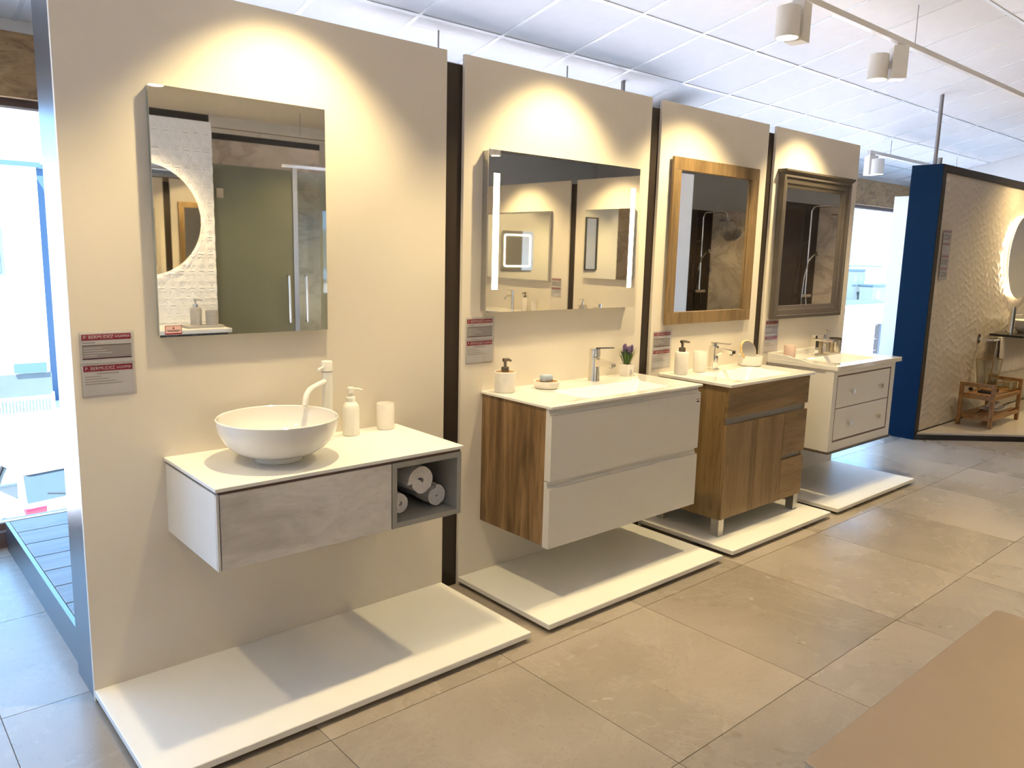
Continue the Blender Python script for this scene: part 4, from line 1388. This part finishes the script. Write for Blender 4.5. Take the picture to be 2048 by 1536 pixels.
obj('dish', loops_bm([lp(8.72, 9.06, -0.34, -0.18, 0.1845, 0.03), lp(8.69, 9.09, -0.355, -0.165, 0.200, 0.04), lp(8.70, 9.08, -0.35, -0.17, 0.200, 0.04), lp(8.73, 9.05, -0.33, -0.19, 0.190, 0.03)]), 'ceramic_matte', t)
obj('cloth', loops_bm([lp(8.80, 8.98, -0.32, -0.20, 0.1905, 0.03), lp(8.79, 8.99, -0.325, -0.195, 0.215, 0.03), lp(8.83, 8.95, -0.30, -0.22, 0.255, 0.03), lp(8.86, 8.92, -0.27, -0.25, 0.265, 0.008)]), 'towel_linen', t, True)

# white partition end by the windows
t = thing('white_partition', (9.2, 0.63, 0), 'bright white partition end standing by the windows behind the blue wall end', 'partition')
obj('panel', box(9.0, 9.4, 0.27, 1.0, 0.0, 2.345), 'wall_white', t)

# ------------------------------------------------------------------ beige bench in the foreground
t = thing('display_bench', (2.33, -2.52, 0), 'low beige bench with rounded corners in front of the vanities', 'bench')
obj('bench_top', loops_bm([lp(1.676, 2.99, -2.92, -2.119, 0.425, 0.022), lp(1.674, 2.992, -2.922, -2.117, 0.4275, 0.022), lp(1.674, 2.992, -2.922, -2.117, 0.4485, 0.022), lp(1.677, 2.989, -2.919, -2.12, 0.45, 0.022)]), 'table_beige', t)
obj('edge_band', loops_bm([lp(1.678, 2.988, -2.918, -2.121, 0.402, 0.02), lp(1.678, 2.988, -2.918, -2.121, 0.4248, 0.02)]), 'table_edge', t)
for x in (1.80, 2.83):
    for y in (-2.84, -2.25):
        obj('leg', box(x, x + 0.04, y, y + 0.04, 0.0, 0.4018), 'table_edge', t)

# ------------------------------------------------------------------ displays across the aisle (seen in the mirrors)
def relief_h(x, z):
    a = 0.085
    hh = a * 0.8660254
    j0 = int(math.floor(z / hh))
    m = 1.0
    for j in range(j0 - 1, j0 + 3):
        off = 0.5 * a if j % 2 else 0.0
        i0 = int(math.floor((x - off) / a))
        for i in range(i0 - 1, i0 + 3):
            d = abs(math.hypot(x - off - i * a, z - j * hh) - a)
            if d < m:
                m = d
    return 0.002 + 0.012 * max(0.0, 1 - m / 0.011)


rw = obj('wall_relief', box(0.9, 2.66, -4.47, -4.215, 0.0, 2.68), 'wall_white', keep=True, kind='structure')
bm = grid_panel(0.9, 2.68, 0.0, 2.68, 160, 236, relief_h, 0.01)
for v in bm.verts:
    v.co.y = -4.2165 - v.co.y
obj('relief_tile_face', bm, 'relief_white', rw, True)
obj('black_top_band', box(0.9, 2.66, -4.47, -4.205, 2.681, 2.74), 'black_metal', rw)
round_mirror((2.08, -4.200, 1.835), 0.465, 'round backlit mirror on the white relief-tile wall across the aisle', 1)
V = thing('vanity_unit', (1.9, -3.95, 0.45), 'white-topped vanity with ribbed dark front on the relief-tile wall', 'vanity')
obj('countertop', box(1.2, 2.60, -4.198, -3.69, 0.912, 0.945, bev=0.002, seg=1), 'white_matte', V)
obj('body', box(1.22, 2.58, -4.198, -3.73, 0.45, 0.9118), 'ribbed_grey', V)
rb = nb()
for k in range(56):
    x = 1.225 + k * 0.0242
    abox(rb, x, x + 0.015, -3.7298, -3.716, 0.46, 0.905)
obj('ribbed_front', rb, 'ribbed_grey', V)
tag(obj('tray', box(2.27, 2.58, -3.98, -3.80, 0.9455, 0.964, bev=0.004), 'concrete_grey'), 'grey stone tray on the ribbed vanity across the aisle', 'tray')
c = (2.38, -3.91, 0.9645)
t = thing('soap_dispenser', c, 'grey stone dispenser with steel pump on the tray', 'dispenser')
obj('pot', lathe([(0, 0), (0.045, 0), (0.048, 0.12), (0.04, 0.145), (0, 0.15)], c, 28), 'concrete_grey', t, True)
pump(t, c[:2], c[2] + 0.15, 1.3, 'brushed_steel', 0.06)
c = (2.50, -3.87, 0.9645)
t = thing('tumbler', c, 'grey stone cup beside the dispenser on the tray', 'cup')
obj('cup', lathe([(0, 0), (0.05, 0), (0.052, 0.12), (0.048, 0.12), (0.046, 0.01), (0, 0.01)], c, 28), 'concrete_grey', t, True)

# shower with frosted door
mw = obj('wall_shower', box(2.75, 4.25, -5.5, -5.25, 0.0, 2.68), 'marble_tile', keep=True, kind='structure')
obj('black_top_band', box(2.75, 4.25, -5.5, -5.24, 2.681, 2.74), 'black_metal', mw)
t = thing('shower_enclosure', (3.4, -4.3, 0), 'frosted and clear glass shower enclosure with chrome handles', 'shower')
obj('frosted_panel', box(2.70, 3.46, -4.306, -4.298, 0.02, 2.345), 'frosted_glass', t)
obj('clear_door', box(3.52, 4.3, -4.306, -4.298, 0.02, 2.345), 'shower_glass', t)
obj('post', box(3.465, 3.512, -4.315, -4.29, 0.0, 2.37), 'brushed_steel', t)
obj('stabiliser_bar', box(3.36, 4.3, -4.312, -4.292, 2.372, 2.40), 'chrome', t)
obj('hinge', box(2.735, 2.80, -4.297, -4.285, 2.05, 2.135), 'chrome', t)
obj('hinge', box(2.735, 2.80, -4.297, -4.285, 0.25, 0.335), 'chrome', t)
for x in (3.40, 3.58):
    obj('handle', tube([(x, -4.2975, 0.92), (x, -4.255, 0.92), (x, -4.255, 1.36), (x, -4.2975, 1.36)], 0.012, 10), 'chrome', t, True)

# boards that stand across the aisle, facing the row end-on
ow = obj('wall_crossrow', box(6.90, 7.13, -5.62, -2.36, 0.0, 2.46), 'dark_brown', keep=True, kind='structure')
obj('white_end_panel', box(6.88, 7.13, -2.3598, -2.34, 0.0, 2.50), 'wall_white', ow)
for (a, b), lab in (((-5.6, -4.01), 'cream display board with the chrome framed mirror across the aisle'), ((-3.90, -2.361), 'cream display board with the plain mirror at the aisle corner')):
    tag(obj('display_board', box(6.88, 6.8995, a, b, 0.0, 2.50), 'cream_board'), lab, 'display board', 'cream display boards across the aisle')
t = thing('framed_mirror', (6.87, -4.93, 1.28), 'wide chrome framed mirror on the cross board', 'mirror')
obj('mirror_glass', box(6.858, 6.864, -5.53, -4.33, 1.30, 2.13), 'mirror_silver', t)
obj('frame', boxes((6.85, 6.8795, -5.55, -4.31, 2.131, 2.15), (6.85, 6.8795, -5.55, -4.31, 1.28, 1.299), (6.85, 6.8795, -5.55, -5.531, 1.2995, 2.1305), (6.85, 6.8795, -4.329, -4.31, 1.2995, 2.1305), (6.8645, 6.8795, -5.52, -4.34, 1.31, 2.12)), 'brushed_steel', t)
t = thing('wall_mirror', (6.87, -3.35, 1.36), 'plain frameless mirror on the corner board across the aisle', 'mirror')
obj('mirror_glass', box(6.850, 6.856, -3.73, -2.97, 1.36, 2.15), 'mirror_silver', t)
obj('backing', box(6.8565, 6.8795, -3.72, -2.98, 1.37, 2.14), 'mirror_edge', t)
for k, (z, s_, w) in enumerate(((1.225, sa, 'upper'), (1.115, sb, 'lower'))):
    dup(s_, (6.8795, -4.115, z), -PI / 2, '%s red-headed price sign beside the chrome framed mirror across the aisle' % w)
for (a, b), lab in (((-5.55, -4.32), 'white vanity under the chrome framed mirror across the aisle'), ((-3.78, -2.92), 'white vanity under the plain corner mirror across the aisle')):
    V = thing('vanity_unit', (6.63, (a + b) / 2, 0.42), lab, 'vanity')
    obj('countertop', box(6.38, 6.8795, a, b, 0.885, 0.905, bev=0.002, seg=1), 'ceramic', V)
    obj('body', box(6.42, 6.8795, a + 0.01, b - 0.01, 0.42, 0.8848), 'white_lacquer', V)
    for z0, z1 in ((0.43, 0.65), (0.66, 0.875)):
        obj('drawer_front', box(6.40, 6.4195, a + 0.012, b - 0.012, z0, z1), 'white_gloss', V)


def small_tap(x, y, z, label, h=0.22, r=0.022):
    t = thing('basin_tap', (x, y, z), label, 'tap')
    obj('body', tube([(x, y, z), (x, y, z + h)], r, 16), 'chrome', t, True)
    obj('spout', tube([(x, y, z + h * 0.72), (x - 0.08, y, z + h * 0.74), (x - 0.125, y, z + h * 0.66), (x - 0.135, y, z + h * 0.52)], 0.011, 10), 'chrome', t, True)
    obj('lever', tube([(x, y, z + h + 0.002), (x - 0.09, y, z + h + 0.012)], 0.006, 8), 'chrome', t, True)


small_tap(6.79, -4.91, 0.9055, 'tall chrome tap under the chrome framed mirror across the aisle', 0.24)
small_tap(6.79, -3.37, 0.9055, 'short chrome tap under the plain corner mirror across the aisle', 0.17, 0.026)
c = (6.78, -4.66, 0.9055)
t = thing('soap_dispenser', c, 'taupe stoneware dispenser under the chrome framed mirror', 'dispenser')
obj('pot', lathe([(0, 0), (0.048, 0), (0.05, 0.02), (0.042, 0.14), (0.03, 0.165), (0, 0.168)], c, 28), 'stoneware', t, True)
pump(t, c[:2], c[2] + 0.168, 1.2, 'bronze', 0.05, -1)
c = (6.78, -4.50, 0.9055)
t = thing('tumbler', c, 'taupe stoneware cup under the chrome framed mirror', 'cup')
obj('cup', lathe([(0, 0), (0.045, 0), (0.05, 0.06), (0.043, 0.13), (0.040, 0.13), (0.044, 0.06), (0.04, 0.01), (0, 0.01)], c, 28), 'stoneware', t, True)
c = (6.78, -3.64, 0.9055)
t = thing('soap_dispenser', c, 'clear glass dispenser under the plain corner mirror', 'dispenser')
obj('jar', lathe([(0, 0), (0.05, 0), (0.052, 0.12), (0.045, 0.14), (0.02, 0.145), (0, 0.145)], c, 28), 'silver_glass', t, True)
pump(t, c[:2], c[2] + 0.145, 1.3, 'chrome', 0.05, -1)
# light-framed mirror on the far wall
t = thing('lit_mirror', (4.15, -7.985, 1.32), 'rounded mirror with a glowing outline on the far wall', 'mirror')
o_, i_ = rrect(3.77, 4.53, 1.32, 2.02, 0.05), rrect(3.83, 4.47, 1.38, 1.96, 0.04)
j_ = rrect(3.855, 4.445, 1.405, 1.935, 0.035)
obj('mirror_glass', prism(o_, 'y', -7.999, -7.975), 'mirror_silver', t)
obj('light_strip', ring_prism(i_, j_, -7.9748, -7.973), 'led_white', t)


t = thing('framed_mirror', (2.2, -7.985, 1.33), 'tall mirror in a thin black frame on the far wall', 'mirror')
obj('mirror_glass', box(2.05, 2.35, -7.99, -7.984, 1.35, 2.33), 'mirror_silver', t)
obj('frame', boxes((2.03, 2.37, -7.9995, -7.965, 2.3305, 2.35), (2.03, 2.37, -7.9995, -7.965, 1.33, 1.3495), (2.03, 2.0495, -7.9995, -7.965, 1.35, 2.33), (2.3505, 2.37, -7.9995, -7.965, 1.35, 2.33), (2.06, 2.34, -7.9995, -7.9905, 1.36, 2.32)), 'black_metal', t)


def shower_booth(xd0, xc, yw, ye, z, label_w, lab, rail_mat, cut):
    w = obj(label_w, box(xd0, xc, yw - 0.12, yw, 0.0, z), 'booth_dark', keep=True, kind='structure')
    obj('marble_side', box(xc + 0.0005, xc + 0.10, yw - 0.12, ye, 0.0, z), 'marble_tile', w)
    t = thing('shower_column', (xc - 0.30, yw + 0.05, 1.0), lab, 'shower')
    x = xc - 0.30
    obj('riser', tube([(x, yw + 0.05, 1.16), (x, yw + 0.05, z - 0.10), (x, yw + 0.07, z - 0.055), (x, yw + 0.11, z - 0.04), (x, yw + 0.40, z - 0.04), (x, yw + 0.44, z - 0.06), (x, yw + 0.45, z - 0.12)], 0.011, 10), 'chrome', t, True)
    obj('rain_head', lathe([(0, -0.005), (0.11, -0.005), (0.112, 0.003), (0.03, 0.014), (0.014, 0.03), (0, 0.03)], (x, yw + 0.45, z - 0.155), 28), 'chrome', t, True)
    obj('mixer', tube([(x - 0.13, yw + 0.05, 1.15), (x + 0.13, yw + 0.05, 1.15)], 0.022, 14), 'chrome', t, True)
    obj('wall_bracket', boxes((x - 0.012, x + 0.012, yw + 0.0005, yw + 0.04, 1.85, 1.874), (x - 0.09, x - 0.066, yw + 0.0005, yw + 0.03, 1.13, 1.17), (x + 0.066, x + 0.09, yw + 0.0005, yw + 0.03, 1.13, 1.17)), 'chrome', t)
    obj('hand_shower', tube([(x - 0.02, yw + 0.075, 1.62), (x + 0.01, yw + 0.12, 1.70), (x + 0.03, yw + 0.17, 1.72)], [0.010, 0.012, 0.035], 12), 'chrome', t, True)
    obj('hose', tube([(x - 0.02, yw + 0.075, 1.62), (x - 0.09, yw + 0.07, 1.4), (x - 0.12, yw + 0.07, 1.1), (x - 0.08, yw + 0.07, 0.86), (x + 0.0, yw + 0.07, 0.86), (x + 0.04, yw + 0.06, 1.0), (x + 0.03, yw + 0.05, 1.13)], 0.007, 8), 'chrome', t, True)
    g = thing('shower_screen', (xc - 0.6, ye - 0.1, 0), 'clear shower screen with a %s top rail in front of the %s' % (('black' if rail_mat == 'black_metal' else 'chrome'), label_w.split('_')[1] + ' shower wall'), 'shower screen')
    obj('glass', box(xc - cut, xc - 0.001, ye - 0.104, ye - 0.096, 0.02, 1.98), 'shower_glass', g)
    obj('top_rail', box(xc - cut, xc - 0.001, ye - 0.112, ye - 0.088, 1.981, 2.02), rail_mat, g)
    obj('bottom_rail', box(xc - cut, xc - 0.001, ye - 0.112, ye - 0.088, 0.0, 0.0198), rail_mat, g)


shower_booth(8.9, 9.90, -4.0, -2.80, 2.30, 'wall_brown', 'chrome shower column with rain head on the brown wall behind a black-railed screen', 'black_metal', 0.85)
shower_booth(9.3, 10.45, -2.66, -1.25, 2.38, 'wall_umber', 'chrome shower column with rain head behind the chrome-railed screen', 'chrome', 0.9)
tag(obj('bath_ledge', boxes((9.0, 9.55, -3.3, -2.95, 0.0, 0.62), (8.98, 9.57, -3.32, -2.93, 0.6205, 0.66)), 'bath_dark'), 'dark ledge standing before the brown shower wall', 'ledge')
o = obj('white_basin_block', boxes((7.35, 7.85, -1.75, -1.45, 0.80, 0.93), (7.45, 7.75, -1.7, -1.5, 0.0, 0.7995)), 'ceramic')
tag(o, 'white pedestal washbasin in front of the showers', 'basin')

# two track lamps over the showers
make_track((8.6, -2.3, 3.0), (8.6, -1.0, 3.0), 'short white lighting track over the shower displays', (0.1, 0.9))
o = dup(proto, (8.6, -1.6, 3.0), -PI / 2, 'white track spotlight over the chrome-railed shower')
add_light(o, FILL_W * 0.9, 95, 0.7, 22)
make_track((8.4, -3.6, 3.0), (8.4, -2.6, 3.0), 'short white lighting track over the black-railed shower', (0.1, 0.9))
o = dup(proto, (8.4, -3.2, 3.0), -PI / 2, 'white track spotlight over the black-railed shower')
add_light(o, FILL_W * 0.9, 95, 0.7, 22)
make_track((8.1, -0.62, 2.985 + 0.06), (11.2, -0.62, 2.985 + 0.06), 'white lighting track in front of the wave-tile wall', (0.3, 0.9))
o = dup(proto, (9.6, -0.62, 3.045), 0, 'unseen fill spotlight brightening the wave-tile wall')
add_light(o, FILL_W * 1.3, 150, 1.0, -6)  # unseen fill lamp, cone widened to brighten the tiles without a scallop

# ------------------------------------------------------------------ the street outside
GZ = -4.0
obj('ground', box(-60, 140, 2.3, 120, GZ - 0.3, GZ), 'street_paving', keep=True, kind='structure')
obj('storey_below', box(X0 - 0.2, X1 + 0.2, Y0, 2.1, GZ, -0.251), 'facade_white', keep=True, kind='structure')


def building(loc, x0, x1, y0, y1, z0, z1, mat, label, wins=(), band=None, name='building', side=None):
    t = thing(name, ((x0 + x1) / 2, (y0 + y1) / 2, z0), label, 'building')
    obj('walls', box(x0, x1, y0, y1, z0, z1), mat, t)
    obj('parapet', box(x0 - 0.1, x1 + 0.1, y0 - 0.1, y1 + 0.1, z1 + 0.001, z1 + 0.15), 'facade_blue', t)
    if band:
        obj('base_band', box(x0 - 0.02, x1 + 0.02, y0 - 0.05, y0 - 0.001, z0, band), 'facade_grey', t)
    if side:
        obj('side_face', box(x1 + 0.001, x1 + 0.06, y0, y1, z0, z1), side, t)
    for (wx0, wx1, wz0, wz1) in wins:
        f = obj('window', box(wx0 - 0.12, wx1 + 0.12, y0 - 0.06, y0 - 0.001, wz0 - 0.12, wz1 + 0.12), 'facade_cool', t)
        obj('glazing', box(wx0, wx1, y0 - 0.08, y0 - 0.061, wz0, wz1), 'far_window', f)
    return t


building(None, -22, 5.62, 27.0, 38, GZ, 3.97, 'facade_white', 'large white flat-roofed building beyond the fence', [(3.3, 4.42, 0.62, 1.9)], -2.72)
building(None, 5.85, 9.6, 28.6, 38, GZ, 4.05, 'facade_blue', 'side of the white building with its shade painted blue', [])  # white building's shaded side, the shade put into the wall colour
t = thing('wire_fence', (0, 23.45, GZ), 'white wire mesh fence along the pavement', 'fence')
fm = nb()
for k in range(160):
    x = -7.0 + k * 0.085
    if x < 5.0:
        abox(fm, x, x + 0.03, 23.44, 23.455, GZ + 0.06, GZ + 1.10)
obj('mesh_wires', fm, 'fence_white', t, kind='stuff')
obj('top_rail', box(-7, 5.0, 23.43, 23.47, GZ + 1.02, GZ + 1.12), 'fence_white', t)
obj('middle_rail', box(-7, 5.0, 23.43, 23.47, GZ + 0.42, GZ + 0.50), 'fence_white', t)
for x in (-4.6, -2.1, 0.4, 2.6, 4.95):
    obj('post', box(x, x + 0.06, 23.40, 23.50, GZ, GZ + 1.2), 'fence_white', t)
tag(obj('street_sign', box(4.55, 5.5, 26.86, 26.90, -2.68, -2.36), 'facade_blue'), 'small turquoise sign low on the white building wall', 'sign')


# parked car
def make_car():
    t = thing('parked_car', (0, 0, 0), 'white hatchback car parked below the window', 'car')
    # local: rear at y=0, front at +y, centre x=0
    def section(y, hw, zb, zt, tum):
        return [(-hw * 0.92, y, zb), (hw * 0.92, y, zb), (hw, y, zb + 0.22), (hw, y, zt - 0.12), (hw - tum, y, zt), (-(hw - tum), y, zt), (-hw, y, zt - 0.12), (-hw, y, zb + 0.22)]
    body = loops_bm([section(0.0, 0.78, 0.38, 0.72, 0.10), section(0.10, 0.87, 0.28, 0.94, 0.10), section(0.5, 0.90, 0.22, 0.98, 0.10), section(1.6, 0.905, 0.20, 0.96, 0.09), section(2.9, 0.90, 0.20, 0.94, 0.10), section(3.7, 0.88, 0.22, 0.86, 0.14), section(4.15, 0.80, 0.28, 0.70, 0.2), section(4.25, 0.68, 0.36, 0.58, 0.2)])
    obj('body', body, 'car_white', t, True)
    def cab(y, hw, z):
        return [(-hw, y, z), (hw, y, z)]
    # greenhouse: glass block, then roof and pillars over it
    gl = loops_bm([[(-0.79, 0.20, 0.955), (0.79, 0.20, 0.955), (0.80, 3.0, 0.93), (-0.80, 3.0, 0.93)], [(-0.62, 0.62, 1.40), (0.62, 0.62, 1.40), (0.60, 2.10, 1.41), (-0.60, 2.10, 1.41)]])
    obj('windows', gl, 'car_glass', t)
    rf = loops_bm([lp(-0.645, 0.645, 0.56, 2.16, 1.385, 0.10), lp(-0.655, 0.655, 0.54, 2.18, 1.41, 0.12), lp(-0.58, 0.58, 0.62, 2.08, 1.455, 0.14), lp(-0.40, 0.40, 0.8, 1.9, 1.475, 0.14)])
    obj('roof', rf, 'car_white', t, True)
    for s in (-1, 1):
        obj('rear_pillar', tube([(s * 0.815, 0.24, 0.94), (s * 0.76, 0.40, 1.10), (s * 0.67, 0.66, 1.40)], [0.075, 0.065, 0.05], 10), 'car_white', t, True)
        obj('door_pillar', tube([(s * 0.83, 1.55, 0.95), (s * 0.645, 1.50, 1.40)], 0.03, 8), 'car_black', t, True)
        obj('front_pillar', tube([(s * 0.82, 2.95, 0.94), (s * 0.63, 2.12, 1.40)], 0.035, 8), 'car_white', t, True)
        obj('tail_light', box(min(s * 0.50, s * 0.855), max(s * 0.50, s * 0.855), 0.03, 0.16, 0.76, 0.90, bev=0.02), 'car_red', t, True)
        for y in (0.78, 3.38):
            w = nb()
            pts = [(0.30 * math.cos(2 * PI * i / 28), 0.30 * math.sin(2 * PI * i / 28)) for i in range(28)]
            aprism(w, [(y + p[0], 0.30 + p[1]) for p in pts], 'x', s * 0.76, s * 0.925)
            wo = obj('wheel', w, 'car_black', t)
            h = nb()
            aprism(h, [(y + p[0] * 0.62, 0.30 + p[1] * 0.62) for p in pts], 'x', s * 0.925, s * 0.935)
            obj('hubcap', h, 'brushed_steel', wo)
        obj('door_mirror', box(min(s * 0.86, s * 1.03), max(s * 0.86, s * 1.03), 2.55, 2.68, 0.97, 1.09, bev=0.02), 'car_white', t, True)
    obj('number_plate', box(-0.26, 0.26, -0.012, -0.001, 0.60, 0.71), 'plate', t)
    obj('rear_wiper', tube([(0.0, 0.21, 0.98), (-0.38, 0.285, 1.05)], 0.012, 6), 'car_black', t)
    obj('bumper', box(-0.80, 0.80, -0.04, 0.16, 0.30, 0.56, bev=0.04), 'car_white', t, True)
    return t


car = make_car()
car.location = (3.26, 12.95, GZ)
car.rotation_euler = (0, 0, math.radians(12))
car2 = dup(car, (0.45, 13.6, GZ), math.radians(12), 'white hatchback car parked in the next bay')

# far houses seen through the window by the blue wall end
FW = [(0.6, 1.2), (2.0, 2.6)]
def wins(x0, zs, n, dx, w=1.0, h=1.2):
    return [(x0 + k * dx, x0 + k * dx + w, z, z + h) for z in zs for k in range(n)]


building(None, 74, 92.6, 40, 50, -14, 0.6, 'facade_cool', 'pale blue distant house with two small windows', wins(89.6, (-1.0,), 2, 1.4, 0.9, 0.9))
building(None, 93, 110, 46, 58, -14, 0.9, 'facade_white', 'white distant house beside the pale blue one', wins(99, (-0.8,), 3, 3.2, 0.6, 0.6))
building(None, 70, 90, 36, 39.5, -16, -2.9, 'facade_white', 'long white distant house in front of the pale blue one', wins(80, (-4.6,), 3, 2.6))
building(None, 90.5, 100, 38, 39.5, -16, -1.1, 'facade_cool', 'pale turquoise distant house with a pair of windows', wins(91.3, (-2.6,), 3, 2.6, 0.9, 0.9))
building(None, 60, 76, 30, 34, -16, -5.0, 'facade_white', 'low white distant house with a row of dark windows', wins(66, (-7.0,), 4, 2.2))
hl = nb()
n = 40
top = [(60 + 100 * i / n, 110 + 10 * math.sin(i * 0.4), 2.0 + 3.0 * math.sin(i * 0.21) + 1.0 * math.sin(i * 0.6)) for i in range(n + 1)]
rows = [[hl.verts.new((p[0], p[1] - 30 + 30 * f, -16 + (p[2] + 16) * f ** 0.7)) for p in top] for f in (0, 0.3, 0.6, 0.85, 1.0)]
for a, b in zip(rows[:-1], rows[1:]):
    for i in range(n):
        hl.faces.new((a[i], a[i + 1], b[i + 1], b[i]))
obj('hillside', hl, 'facade_cool', keep=True, smooth=True, kind='structure')

# balcony railing outside that window
t = thing('balcony_railing', (12.5, 3.2, -0.25), 'thin steel balcony railing with a dark post outside the window', 'railing')
obj('slab', box(9.0, 16.0, 2.3, 3.4, -0.35, -0.25), 'facade_white', t)
obj('post', box(13.88, 13.96, 3.16, 3.24, -0.25, 0.565), 'black_metal', t)
obj('post', box(10.0, 10.08, 3.16, 3.24, -0.25, 0.565), 'black_metal', t)
for z in (0.10, 0.30, 0.545):
    obj('cable', tube([(9.0, 3.2, z), (16.0, 3.2, z)], 0.007, 6), 'wire_grey', t)
